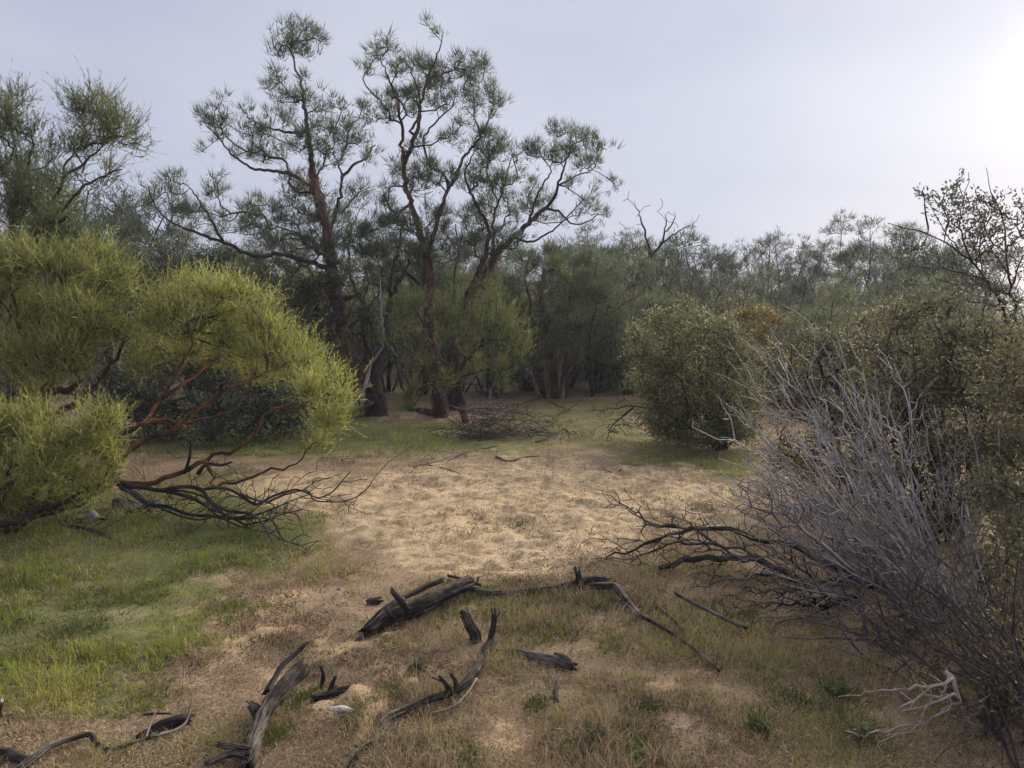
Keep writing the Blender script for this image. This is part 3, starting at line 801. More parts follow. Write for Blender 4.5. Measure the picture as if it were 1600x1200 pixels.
# ---------------- left side
def left_tree():
    d = 7.4
    b = W(-40, 730, d); b[2] = gz(b[0], b[1]) - 0.05
    limbs = [(np.vstack([b, PL([(-25, 600), (-5, 500), (6, 440), (12, 408), (28, 378)], d, d, 0.05)]), 0.11, 0.045),
        (PL([(26, 382), (60, 346), (90, 301), (98, 280), (126, 258), (150, 236), (176, 214), (205, 218)], d, d - 0.2, 0.06), 0.026, 0.005),
        (PL([(98, 284), (101, 260), (118, 236), (140, 200), (147, 160)], d, d + 0.2, 0.06), 0.014, 0.004),
        (PL([(12, 405), (20, 342), (30, 282), (22, 222), (14, 165)], d, d + 0.2, 0.06), 0.026, 0.005),
        (PL([(60, 346), (95, 330), (130, 292), (166, 275), (192, 267)], d, d - 0.3, 0.06), 0.020, 0.006),
        (PL([(30, 380), (52, 362), (80, 352), (110, 340)], d, d - 0.4, 0.05), 0.05, 0.010),
        (PL([(8, 430), (60, 400), (110, 385), (150, 390)], d, d - 0.3, 0.05), 0.03, 0.008),
        (PL([(30, 290), (50, 245), (48, 205)], d + 0.1, d - 0.1, 0.05), 0.02, 0.006)]
    B = [(147, 168, 28, 20), (140, 185, 26, 20), (168, 190, 24, 16), (190, 212, 22, 13), (150, 213, 26, 14), (130, 235, 22, 13), (208, 224, 14, 9), (105, 222, 13, 10), (80, 240, 10, 18),
         (10, 158, 20, 22), (28, 188, 22, 22), (50, 208, 14, 16), (10, 212, 18, 18), (16, 258, 24, 18), (45, 235, 14, 12), (172, 270, 16, 8), (112, 326, 14, 16), (84, 290, 18, 13), (40, 300, 32, 26),
         (70, 332, 36, 26), (16, 335, 30, 26), (102, 352, 28, 20), (60, 380, 40, 20), (125, 380, 36, 16), (20, 280, 22, 18), (165, 405, 30, 14), (100, 405, 40, 16), (30, 405, 40, 20)]
    g2 = [(0.10, 0.12, 0.072), (0.145, 0.168, 0.085), (0.20, 0.215, 0.095)]
    plant("left_edge_tree".replace("left_edge_", "feathery_"), "feathery tree at the left edge, two dark plumes standing above the bright bushes", "tree", limbs,
          blob_pts(B, d, 0.056, 0.25, clump=6, grow_out=1.12), plumes(g2, 4, 9, 0.17, 0.040, 0.0050, 0.45, 0.4), 'red_bark', 'dark_bark', tip=0.0028, ridge=0.14, wig=0.12, upper='dark_bark')

def bright_shrubs():
    # the far-left bush
    d = 7.0
    b = W(40, 790, d); b[2] = gz(b[0], b[1]) - 0.05
    limbs = [(np.vstack([b, PL([(50, 700), (70, 620), (95, 560), (110, 500)], d, d, 0.06)]), 0.085, 0.014),
        (PL([(55, 690), (30, 600), (10, 520), (20, 460)], d, d + 0.2, 0.06), 0.05, 0.01),
        (PL([(72, 615), (118, 600), (120, 540), (125, 480)], d - 0.1, d - 0.35, 0.05), 0.04, 0.009),
        (PL([(60, 660), (130, 620), (180, 560), (205, 500)], d, d + 0.2, 0.06), 0.045, 0.01)]
    B = [(50, 440, 80, 40), (165, 435, 50, 30), (105, 412, 62, 24), (60, 515, 66, 44), (165, 495, 44, 42), (110, 550, 62, 34), (30, 585, 46, 30), (10, 480, 40, 60), (140, 480, 50, 34), (60, 560, 50, 36)]
    plant("feathery_shrub", "large yellow-green feathery bush at the left edge, below the dark plumes", "shrub", limbs,
          blob_pts(B, d, 0.055, 0.4, 0.2, clump=38, grow_out=1.15), plumes([(0.18, 0.20, 0.075), (0.28, 0.29, 0.105), (0.42, 0.41, 0.155)], 5, 10, 0.15, 0.034, 0.0042, tvar=0.3), 'red_bark', 'dark_bark', tip=0.0026, wig=0.12, trunk_min=0.3)
    # the bright dome with orange limbs and a skirt of dead branches
    d = 6.9
    b = G(-30, 838); b[2] -= 0.05
    trunk = np.vstack([b, PL([(30, 812), (80, 792), (130, 772), (165, 752), (185, 735)], b[1] + 0.1, 6.3, 0.02)])
    L1 = PL([(170, 748), (176, 690), (200, 672), (224, 661), (256, 620), (280, 580), (296, 540), (305, 500)], 6.35, 7.1, 0.04)
    L2 = PL([(178, 735), (208, 697), (264, 672), (296, 648), (340, 620), (400, 588), (440, 572), (470, 560)], 6.3, 6.8, 0.04)
    L3 = PL([(182, 745), (200, 756), (256, 748), (296, 732), (332, 712), (384, 692), (412, 648), (440, 638), (472, 632), (480, 610), (500, 590)], 6.3, 6.4, 0.03)
    L4 = PL([(224, 661), (250, 655), (300, 660), (360, 640), (390, 600), (400, 560)], 6.5, 7.2, 0.04)
    L5 = PL([(256, 620), (300, 590), (340, 560), (370, 520)], 6.7, 7.4, 0.04)
    L6 = PL([(472, 632), (498, 640), (515, 660)], 6.4, 6.2)
    R1 = PL([(320, 720), (335, 745), (330, 757), (375, 753), (396, 745), (422, 734), (445, 734), (470, 719), (481, 704), (495, 690)], 6.3, 6.0, 0.03)
    D1 = PL([(182, 745), (190, 757), (227, 762), (252, 766), (283, 761), (314, 765), (329, 783), (355, 798), (391, 803), (409, 814), (419, 834), (432, 857), (447, 875), (464, 884)], 6.2, 5.0, 0.03)
    D2 = PL([(182, 748), (188, 762), (211, 770), (235, 788), (260, 791), (293, 803), (329, 806), (363, 809), (381, 819), (405, 816), (427, 809), (450, 801), (473, 796)], 6.1, 5.4, 0.03)
    D3 = PL([(252, 766), (273, 770), (304, 780), (332, 796), (363, 809), (391, 827), (408, 842), (428, 858), (450, 862), (470, 858)], 6.0, 5.2, 0.03)
    D4 = PL([(314, 765), (345, 762), (370, 770), (399, 788), (427, 775), (463, 765), (481, 771), (498, 778), (520, 768), (534, 752), (547, 737)], 5.9, 5.8, 0.03)
    D5 = PL([(150, 811), (193, 814), (222, 805), (240, 790)], 5.9, 6.0, 0.02)
    D6 = PL([(40, 822), (90, 830), (105, 824), (135, 826), (165, 838), (195, 858)], 5.9, 5.3, 0.01)
    D7 = PL([(95, 828), (120, 834), (138, 852)], 5.7, 5.4)
    D8 = PL([(288, 740), (296, 715), (297, 690), (280, 684)], 6.3, 6.3)
    D9 = PL([(310, 740), (322, 725), (345, 727), (362, 722)], 6.1, 5.9)
    limbs = [(trunk, 0.085, 0.045), (L1, 0.034, 0.008), (L2, 0.030, 0.007), (L3, 0.026, 0.007), (L4, 0.017, 0.006), (L5, 0.018, 0.006), (L6, 0.012, 0.005), (R1, 0.017, 0.005),
             (D1, 0.026, 0.005), (D2, 0.024, 0.004), (D3, 0.017, 0.004), (D4, 0.016, 0.004), (D5, 0.014, 0.005), (D6, 0.022, 0.016), (D7, 0.012, 0.007), (D8, 0.014, 0.008), (D9, 0.020, 0.010)]
    for Dk, rk_ in ((D1, 0.013), (D2, 0.013), (D3, 0.011), (D4, 0.010), (D2, 0.010)):
        i0 = rng.integers(1, 4); Q_ = Dk[i0:].copy()
        Q_[1:] += np.cumsum(rng.standard_normal((len(Q_) - 1, 3)) * np.array([0.028, 0.03, 0.022]), 0)
        Q_[:, 2] = np.maximum(Q_[:, 2], gz(Q_[:, 0], Q_[:, 1]) + 0.02)
        limbs.append((Q_, rk_, 0.004))
    B = [(300, 468, 54, 26), (350, 470, 50, 24), (270, 500, 42, 30), (385, 495, 46, 28), (430, 530, 46, 28), (475, 560, 38, 26), (505, 585, 26, 22), (340, 515, 50, 24), (512, 655, 24, 22, 6.2),
         (490, 620, 22, 18, 6.3), (410, 560, 40, 18), (520, 620, 16, 16, 6.3), (450, 580, 34, 16), (320, 545, 30, 16, 7.4), (505, 690, 12, 12, 6.2), (285, 555, 44, 26, 7.8), (355, 570, 40, 26, 7.8), (250, 565, 26, 34, 7.5), (430, 590, 34, 22, 7.5)]
    P1 = blob_pts(B, d, 0.062, 0.35, 0.25, clump=38, grow_out=1.15)
    root = plant("feathery_shrub", "bright yellow-green domed shrub with orange limbs and a skirt of dead black branches", "shrub", limbs[:8], P1,
          plumes([(0.21, 0.23, 0.08), (0.35, 0.355, 0.12), (0.52, 0.495, 0.19)], 5, 11, 0.14, 0.032, 0.0040, tvar=0.3), 'orange_bark', 'dark_bark', tip=0.0026, wig=0.12, trunk_min=0.95, limb_min=0.42, ridge=0.22, sides=10,
          limb_mats=['dark_bark'] + ['orange_bark'] * 7)
    # dead skirt: twigs grown along each branch
    base = np.array(root.location)
    for P, r0, r1 in limbs[8:]:
        Q = resample(P, 0.05)
        n = 30 if r0 > 0.012 and len(Q) > 18 else 4
        tp = along_pts([Q], n * 2, 0.10, 0.25)
        pos, par, lid, rad, nl, tips, dirs = grow([(Q, r0, r1)], tp, 0.5, 0.18, 0.07, 0.3)
        g = Geo(); tube(g, Q, rad[:nl], 8, 0.25, 1.6, 2)
        o = obj('dead_branch', g.mesh('dead_branch', base), M['char'], root)
        s = np.arange(nl, len(pos))
        if len(s):
            g = Geo(); segs(g, pos[par[s]], pos[s], np.where(par[s] >= nl, 0.0034, 0.0042), np.full(len(s), 0.0028))
            tag(obj('twigs', g.mesh('twigs', base), M['char'], o), kind='stuff')
    # strips of orange bark hanging under the trunk
    for px, py, ln, wd in [(82, 806, 0.17, 0.03), (88, 812, 0.14, 0.022), (93, 822, 0.10, 0.02), (138, 776, 0.10, 0.012), (112, 790, 0.09, 0.010)]:
        p = W(px, py, 6.0); n = 7
        t = np.linspace(0, 1, n)
        c = p + np.stack([0.02 * np.sin(t * 4 + px), 0.015 * np.cos(t * 5 + px), -t * ln], 1)
        w = (wd * (1 - 0.5 * t) * (0.8 + 0.3 * np.sin(t * 9)))[:, None] * nrmz(np.stack([np.cos(t * 1.5 + px), np.sin(t * 1.5 + px), 0 * t], 1))
        k = np.array([0, 0.004, 0])
        V = np.vstack([c - w / 2, c + w / 2, c - w / 2 + k, c + w / 2 + k]); i = np.arange(n - 1)
        q = np.vstack([np.stack([i, i + 1, n + i + 1, n + i], 1), np.stack([2 * n + i, 3 * n + i, 3 * n + i + 1, 2 * n + i + 1], 1)])
        g = Geo(); g.add(V, None, q, None)
        obj('bark_strip', g.mesh('bark_strip', base), M['orange_bark'], root)
    # the near bush in front
    d = 5.5
    b = G(-70, 860); b[2] -= 0.05
    limbs = [(np.vstack([b, PL([(-20, 826), (40, 806), (90, 785)], b[1], d, 0.02)]), 0.034, 0.014),
        (PL([(-10, 824), (0, 770), (20, 720), (35, 680)], d, d - 0.1, 0.04), 0.018, 0.005),
        (PL([(40, 806), (60, 760), (90, 720), (140, 680)], d, d - 0.1, 0.04), 0.018, 0.005),
        (PL([(70, 794), (110, 780), (145, 755), (160, 720)], d, d + 0.1, 0.04), 0.02, 0.006)]
    B = [(20, 672, 34, 22), (62, 662, 24, 18), (140, 662, 26, 20), (15, 725, 38, 24), (78, 705, 28, 20), (152, 708, 20, 24), (60, 745, 40, 18), (158, 748, 18, 14), (-20, 700, 34, 34), (20, 775, 34, 14), (112, 745, 28, 16), (108, 690, 12, 14), (45, 796, 34, 12), (120, 778, 34, 10), (-20, 770, 34, 24)]
    plant("feathery_shrub", "low tufted yellow-green shrub in front, cut by the left frame edge", "shrub", limbs, blob_pts(B, d, 0.085, 0.3, 0.0, clump=22, grow_out=1.3),
          plumes([(0.22, 0.24, 0.08), (0.36, 0.365, 0.12), (0.52, 0.495, 0.18)], 6, 12, 0.12, 0.028, 0.0034, tvar=0.3), 'dark_bark', 'dark_bark', tip=0.0024, wig=0.12, trunk_min=0.4, upper='dark_bark')

# ---------------- right side
def round_shrub():
    b = root_at(1128, 702); d = b[1]
    limbs = [(np.vstack([b, PL([(1124, 670), (1110, 630), (1095, 580), (1085, 530)], d, d, 0.05)]), 0.05, 0.010)]
    for (ex, ey, dd) in [(1030, 560, -0.3), (1020, 640, -0.4), (1150, 560, 0.3), (1165, 620, 0.2), (1060, 520, 0.3), (1120, 520, -0.2), (1050, 660, -0.5), (1110, 600, 0.6), (1000, 600, 0.1)]:
        j = rng.uniform(-10, 10)
        limbs.append((np.vstack([b + np.array([j * d / F, rng.uniform(-0.08, 0.08), 0]), PL([(1122 + j, 682), ((1122 + ex) / 2 + 8, (680 + ey) / 2 + 6), (ex, ey)], d, d + dd, 0.05)]), 0.026, 0.006))
    B = [(1080, 535, 70, 34), (1050, 570, 46, 42), (1100, 580, 66, 46), (1060, 620, 66, 42), (1120, 640, 60, 40), (1030, 640, 30, 26), (1150, 590, 36, 44), (1035, 525, 36, 24), (1085, 670, 50, 24), (1145, 670, 30, 24), (1020, 600, 20, 26)]
    cols = [(0.10, 0.108, 0.056), (0.16, 0.165, 0.085), (0.23, 0.225, 0.12), (0.29, 0.265, 0.135)]
    plant("round_shrub", "rounded olive small-leaved shrub standing on green grass right of the sand", "shrub", limbs, blob_pts(B + [(1060, 492, 24, 14), (1110, 500, 26, 12), (1080, 688, 40, 10), (1145, 690, 26, 10), (1030, 672, 26, 14), (1005, 585, 14, 18), (1175, 640, 16, 24), (1165, 545, 16, 20), (1140, 515, 20, 14)], d, 0.044, 0.4, 0.0, clump=10, grow_out=1.38),
          leaves(cols, 22, 0.036, 0.019, 0.085), 'dark_bark', 'dark_bark', tip=0.0035, leaf_mats='leaf', trunk_min=0.25, wig=0.14, limb_names=['trunk'] + ['stem'] * 9)
    # orange-leaved sprig of the shrub behind
    b2 = W(1178, 640, 9.8); b2[2] = gz(b2[0], b2[1]) - 0.05
    limbs = [(np.vstack([b2, PL([(1182, 600), (1180, 560), (1178, 520), (1182, 492)], 9.8)]), 0.03, 0.008),
             (PL([(1180, 570), (1160, 540), (1140, 520), (1120, 540)], 9.8, 9.3), 0.015, 0.005),
             (PL([(1181, 580), (1210, 550), (1225, 530)], 9.8, 10.0), 0.015, 0.005)]
    o1 = [(0.17, 0.155, 0.075), (0.27, 0.22, 0.09), (0.35, 0.255, 0.09)]
    plant("sprig_shrub", "slim shrub with orange-yellow leaf tips rising behind the rounded shrub", "shrub", limbs,
          blob_pts([(1180, 489, 30, 6), (1155, 497, 16, 4), (1118, 540, 12, 5), (1208, 500, 14, 5), (1150, 535, 9, 6), (1190, 525, 12, 12)], 9.6, 0.11, 0.1, clump=3, grow_out=1.3),
          leaves(o1, 24, 0.036, 0.02, 0.07), 'grey_twig', 'dark_bark', tip=0.003, leaf_mats='leaf', trunk_min=0.4)
    # low black branch reaching left from under the rounded shrub
    b3 = root_at(1050, 688)
    limbs = [(np.vstack([b3, PL([(1030, 650), (1005, 637), (980, 634), (950, 640), (925, 640)], b3[1], b3[1] - 0.3, 0.03)]), 0.022, 0.005),
             (PL([(990, 636), (970, 652), (955, 668), (948, 688)], b3[1] - 0.2, b3[1] - 0.4), 0.012, 0.004)]
    plant("dead_branch", "black thorny dead branch jutting left from beneath the rounded shrub", "branch", limbs, along_pts([l[0] for l in limbs], 90, 0.10, 0.3, (0, 0, -0.02)), None, 'char', 'char', tip=0.0035, wig=0.2, step=0.06)

def right_thicket():
    cols = [(0.10, 0.10, 0.072), (0.15, 0.145, 0.095), (0.205, 0.188, 0.112), (0.27, 0.225, 0.115)]
    def bush(base_px, d, ends, B, lab, dens=0.045, n=14, sz=0.028, cl=cols, tipr=0.0042, rad=0.075):
        b = W(base_px[0], base_px[1], d); b[2] = gz(b[0], b[1]) - 0.05
        limbs = []
        for i, (ex, ey, dd) in enumerate(ends):
            e = W(ex, ey, d + dd); s = b + rng.uniform(-0.12, 0.12, 3) * np.array([1, 1, 0])
            if i == 0: s = b
            m = (s + e) / 2 + np.array([rng.uniform(-0.1, 0.1), rng.uniform(-0.1, 0.1), 0.12])
            limbs.append((np.vstack([s, m, e]), rng.uniform(0.016, 0.028), 0.005))
        plant("leafy_shrub", lab, "shrub", limbs, blob_pts(B, d, dens * 0.85, 0.5, 0.0, clump=14, grow_out=1.25), leaves(cl, n, sz * 1.1, sz * 0.52, rad * 1.1, var=0.22), 'dark_bark', 'dark_bark', tip=tipr, leaf_mats='leaf',
              trunk_min=0.2, wig=0.14, limb_names=['stem'] * len(limbs))
    bush((1330, 800), 6.6, [(1280, 560, 0), (1340, 540, 0.2), (1250, 620, -0.3), (1400, 560, 0.2), (1240, 690, -0.2), (1330, 640, -0.4)],
         [(1300, 570, 60, 40), (1380, 540, 60, 36), (1250, 620, 46, 40), (1340, 630, 60, 46), (1250, 700, 44, 40), (1330, 700, 56, 44), (1220, 570, 30, 30), (1410, 600, 50, 40), (1280, 520, 30, 18)],
         "brown-olive leafy shrub behind the grey dead stems", 0.05)
    bush((1480, 900), 5.4, [(1420, 520, 0.2), (1480, 500, 0), (1400, 600, -0.3), (1540, 520, 0.1), (1380, 700, -0.2), (1500, 600, -0.5), (1560, 640, -0.2)],
         [(1420, 520, 66, 40), (1500, 510, 70, 40), (1450, 590, 80, 50), (1540, 580, 66, 50), (1400, 660, 60, 50), (1490, 680, 76, 56), (1440, 760, 70, 50), (1540, 740, 60, 60), (1380, 740, 44, 44), (1500, 830, 60, 50)],
         "large dark leafy thicket filling the right side of the view", 0.040)
    bush((1660, 1000), 4.2, [(1580, 560, 0.2), (1620, 620, 0), (1570, 740, -0.2), (1640, 540, 0), (1560, 860, -0.2), (1700, 700, 0.2)],
         [(1590, 560, 60, 60), (1600, 680, 60, 70), (1570, 790, 50, 60), (1600, 880, 50, 60), (1680, 640, 60, 90), (1560, 900, 40, 40), (1690, 820, 60, 90)],
         "dark leafy shrub running off the right frame edge", 0.026, 18, 0.024, cols, 0.0022, 0.065)
    # tall twiggy tree at the right edge
    d = 6.0
    b = W(1620, 860, d); b[2] = gz(b[0], b[1]) - 0.05
    limbs = [(np.vstack([b, PL([(1612, 700), (1600, 580), (1590, 520), (1583, 470), (1577, 420), (1571, 370), (1566, 330), (1548, 300)], d, d, 0.04)]), 0.030, 0.004),
        (PL([(1600, 570), (1575, 500), (1545, 440), (1515, 405), (1490, 388), (1460, 372), (1430, 360), (1400, 355), (1386, 346)], d, d - 0.3, 0.04), 0.016, 0.003),
        (PL([(1520, 410), (1505, 375), (1500, 340), (1508, 300), (1512, 268)], d - 0.1, d - 0.1, 0.04), 0.008, 0.0022),
        (PL([(1450, 366), (1446, 340), (1444, 300)], d - 0.3, d - 0.3), 0.008, 0.003),
        (PL([(1500, 395), (1470, 350), (1445, 310), (1430, 290)], d - 0.1, d), 0.006, 0.002),
        (PL([(1580, 450), (1600, 400), (1625, 360)], d, d + 0.2), 0.009, 0.0025),
        (PL([(1545, 440), (1500, 425), (1460, 420), (1420, 415)], d - 0.1, d + 0.2), 0.008, 0.0025),
        (PL([(1566, 335), (1545, 290), (1540, 262)], d, d), 0.006, 0.002),
        (PL([(1580, 430), (1545, 385), (1530, 340), (1525, 310)], d, d - 0.3), 0.007, 0.002)]
    B = [(1500, 335, 34, 30), (1470, 312, 26, 16), (1540, 370, 36, 34), (1560, 325, 24, 22), (1520, 420, 46, 26), (1592, 385, 22, 36), (1470, 400, 28, 12), (1432, 385, 24, 16), (1580, 445, 30, 22), (1530, 315, 24, 16),
         (1500, 290, 14, 14), (1445, 300, 10, 10), (1620, 340, 26, 40), (1480, 440, 50, 14), (1560, 470, 50, 20), (1510, 375, 26, 18), (1410, 415, 20, 10)]
    plant("twiggy_tree", "twiggy small-leaved tree against the bright sky at the right edge", "tree", limbs, blob_pts(B, d, 0.042, 0.35, clump=4, grow_out=1.2),
          leaves([(0.085, 0.090, 0.080), (0.12, 0.122, 0.10)], 4, 0.034, 0.014, 0.035, 0.6, 0.55), 'dark_bark', 'dark_bark', tip=0.0022, leaf_mats='leaf', wig=0.14, step=0.08, trunk_min=0.55, expo=2.7)

def grey_dead_bush():
    b = G(1490, 985); d = b[1]; b[2] -= 0.04
    ends = [(1176, 522, .5), (1200, 500, .4), (1222, 540, .2), (1270, 498, .3), (1300, 520, .5), (1322, 555, 0), (1346, 575, .3), (1158, 642, 0), (1148, 688, -.1), (1166, 720, .2), (1240, 600, .6), (1215, 640, .1),
            (1260, 640, -.2), (1300, 640, .2), (1360, 640, .5), (1398, 560, .3), (1424, 600, .2), (1180, 600, .4), (1330, 680, -.2), (1200, 690, -.3), (1280, 700, .3), (1440, 640, .1), (1190, 760, -.2), (1230, 740, .1),
            (1480, 690, .2), (1512, 650, .3), (1520, 690, -.1), (1180, 800, 0), (1255, 580, .1), (1350, 610, .6)]
    ends = [(a, b + 8, c) for a, b, c in ends] + [(ex + rng.uniform(-40, 50), ey + rng.uniform(20, 130), dd + rng.uniform(-.25, .25)) for ex, ey, dd in ends + ends[:14]]
    limbs = []
    for i, (ex, ey, dd) in enumerate(ends):
        e = W(ex, ey, d + 0.25 + dd)
        s = b + (0 if i == 0 else 1) * rng.uniform(-0.16, 0.16, 3) * np.array([1.0, 1.0, 0])
        m1 = s + (e - s) * 0.33 + np.array([0.02, rng.uniform(-0.05, 0.05), 0.04 + rng.uniform(-0.06, 0.05)])
        m2 = s + (e - s) * 0.68 + np.array([rng.uniform(-0.03, 0.05), rng.uniform(-0.05, 0.05), rng.uniform(-0.05, 0.03)])
        limbs.append((np.vstack([s, m1, m2, e]), rng.uniform(0.0042, 0.0088), 0.0019))
    pts = []
    for P, _, _ in limbs:
        Q = resample(P, 0.04); n = 22
        i = rng.integers(int(len(Q) * 0.3), len(Q), n)
        T = nrmz(Q[-1] - Q[0])
        pts.append(Q[i] + T * rng.uniform(0.02, 0.14, (n, 1)) + rng.standard_normal((n, 3)) * 0.065)
    # a dense low tangle on its left flank
    tang = blob_pts([(1190, 760, 46, 34), (1240, 780, 50, 36), (1290, 790, 46, 40), (1180, 720, 24, 20)], d + 0.4, 0.045, 0.3)
    pts = np.vstack(pts + [tang])
    plant("dead_shrub", "bare grey dead shrub, a fan of pale stems leaning left over the clearing", "shrub", limbs, pts, None, 'grey_twig', 'grey_twig', tip=0.0021, sides=6, ridge=0.12, expo=2.6,
          bf=0.55, wig=0.08, step=0.10, trunk_min=0.25, limb_min=0.25, limb_names=['stem'] * len(limbs), spacing=0.10)
    # fine dark twigs tangled below the grey fan
    bt = G(1400, 1010); bt[2] -= 0.04
    limbs = []
    for i, (ex, ey, dd) in enumerate([(1180, 800, .5), (1230, 840, .3), (1280, 780, .6), (1190, 900, .1), (1250, 930, 0), (1330, 820, .3), (1380, 860, .2), (1220, 1000, -.2), (1290, 1010, -.3), (1440, 880, .2), (1340, 900, -.2), (1180, 960, 0)]):
        e = W(ex, ey, bt[1] + dd); s_ = bt + rng.uniform(-0.15, 0.15, 3) * np.array([1.0, 1.0, 0]) * (i > 0)
        limbs.append((np.vstack([s_, (s_ + e) / 2 + np.array([0, 0, 0.06]), e]), rng.uniform(0.006, 0.010), 0.003))
    pts = blob_pts([(1190, 790, 40, 40), (1250, 800, 50, 46), (1310, 810, 50, 46), (1200, 880, 50, 40), (1270, 880, 56, 46), (1340, 880, 56, 50), (1410, 880, 50, 50), (1250, 960, 60, 40), (1330, 970, 60, 40), (1400, 970, 50, 46), (1300, 1030, 60, 26), (1460, 940, 40, 50)],
                    bt[1] + 0.25, 0.022, 0.45, clump=4)
    plant("dead_shrub", "low purplish-brown tangle of fine dead twigs beneath the grey stems", "shrub", limbs, pts, None, 'dark_twig', 'dark_twig', tip=0.0020, sides=5, ridge=0.1, bf=0.45, wig=0.16, step=0.07,
          limb_names=['stem'] * len(limbs), spacing=0.1, trunk_min=0.25, limb_min=0.2, expo=2.6)
    # dark stems low at the right
    b2 = G(1640, 1190); b2[2] -= 0.04
    limbs = []
    for i in range(34):
        e = W(rng.uniform(1340, 1640), rng.uniform(820, 1020), b2[1] + rng.uniform(0.2, 1.0))
        s = b2 + rng.uniform(-0.25, 0.25, 3) * np.array([1.0, 1.0, 0]) * (i > 0)
        limbs.append((np.vstack([s, (s + e) / 2 + np.array([0.03, 0, rng.uniform(0, 0.1)]), e]), rng.uniform(0.006, 0.011), 0.0025))
    pts = np.vstack([along_pts([l[0] for l in limbs], 800, 0.10, 0.2)])
    plant("dead_shrub", "dark brown thicket of dead stems in the lower right corner", "shrub", limbs, pts, leaves([(0.06, 0.055, 0.03), (0.11, 0.095, 0.045), (0.15, 0.12, 0.06)], 5, 0.02, 0.009, 0.04), 'dark_bark', 'dark_bark', leaf_mats='leaf', tip=0.0018, sides=6, ridge=0.1, bf=0.5, wig=0.1, step=0.08,
          limb_names=['stem'] * len(limbs), spacing=0.1, trunk_min=0.3, limb_min=0.2)

def fallen_branches():
    # long black fallen bough with thorny twigs
    A = PL([(1420, 935), (1395, 922), (1357, 915), (1306, 910), (1259, 914), (1222, 893), (1161, 874), (1087, 873), (1040, 883), (984, 897), (921, 905)], 4.25, 4.75, 0.02)
    B_ = PL([(1345, 912), (1320, 893), (1250, 860), (1180, 841), (1124, 828), (1077, 827), (1049, 836), (993, 859), (930, 869)], 4.35, 4.9, 0.02)
    C = PL([(1080, 828), (1050, 826), (1017, 817), (985, 800), (968, 786), (938, 771)], 4.75, 5.1, 0.02)
    D = PL([(1425, 940), (1320, 953), (1255, 966), (1190, 968), (1124, 961), (1063, 939)], 4.2, 4.3, 0.02)
    E = PL([(1161, 874), (1110, 850), (1060, 850), (1020, 862), (960, 880)], 4.6, 4.9, 0.02)
    H = PL([(1222, 893), (1180, 900), (1130, 915), (1080, 915), (1040, 925)], 4.5, 4.5, 0.02)
    K = PL([(1320, 953), (1270, 975), (1220, 990), (1190, 1010), (1160, 1040)], 4.2, 3.9, 0.02)
    limbs = [(A, 0.034, 0.013), (B_, 0.024, 0.006), (C, 0.010, 0.003), (D, 0.017, 0.006), (E, 0.012, 0.004), (H, 0.014, 0.005), (K, 0.011, 0.004)]
    pts = np.vstack([along_pts([A, B_, E], 520, 0.09, 0.3), along_pts([H, D], 330, 0.085, 0.2, (0, 0, -0.02)), along_pts([C], 50, 0.05), along_pts([K], 150, 0.095, 0.1),
                     blob_pts([(1230, 1000, 60, 30), (1200, 930, 80, 30), (1280, 960, 60, 30)], 4.1, 0.05, 0.2)])
    plant("fallen_bough", "black thorny fallen bough reaching left from the dead shrub's foot", "branch", limbs, pts, None, 'black_log', 'char', tip=0.0026, ridge=0.25, bf=0.5, wig=0.2, step=0.05,
          trunk_min=0.25, limb_min=0.1, limb_names=['bough'] + ['side_branch'] * 6)
    # bleached twigs bottom right
    d = 2.75
    tw = [[(1503, 1099), (1490, 1105), (1470, 1117), (1433, 1135), (1384, 1146), (1325, 1148)], [(1474, 1143), (1431, 1153), (1384, 1177), (1352, 1200), (1330, 1222)], [(1484, 1062), (1474, 1065), (1431, 1075), (1370, 1081)],
          [(1480, 1086), (1465, 1087), (1433, 1092), (1402, 1105)], [(1490, 1084), (1478, 1090), (1455, 1102), (1433, 1111), (1406, 1109)], [(1562, 1163), (1528, 1162), (1500, 1168), (1472, 1170)],
          [(1555, 1175), (1537, 1189), (1500, 1200)], [(1476, 1049), (1486, 1062), (1494, 1076), (1498, 1096), (1500, 1140), (1505, 1200)], [(1470, 1117), (1480, 1100), (1472, 1080), (1480, 1058)],
          [(1490, 1120), (1510, 1128), (1530, 1136)], [(1480, 1110), (1484, 1130), (1478, 1150)], [(1515, 1124), (1530, 1112), (1536, 1100)], [(1455, 1160), (1446, 1180), (1445, 1200)], [(1432, 1164), (1432, 1185), (1425, 1200)]]
    limbs = []
    for k, t in enumerate([tw[7]] + tw[:7] + tw[8:]):
        limbs.append((PL(t, d + rng.uniform(-0.03, 0.05), d + rng.uniform(-0.12, 0.05), 0.01), 0.0065 if k else 0.010, 0.0035))
    plant("bleached_branch", "pale bleached twisted twigs low in the bottom right corner", "branch", limbs, along_pts([l[0] for l in limbs], 50, 0.045), None, 'pale_twig', 'pale_twig', tip=0.0018, sides=7, ridge=0.15, bf=0.5,
          wig=0.2, step=0.05, limb_names=['twig'] * len(limbs), spacing=0.03)

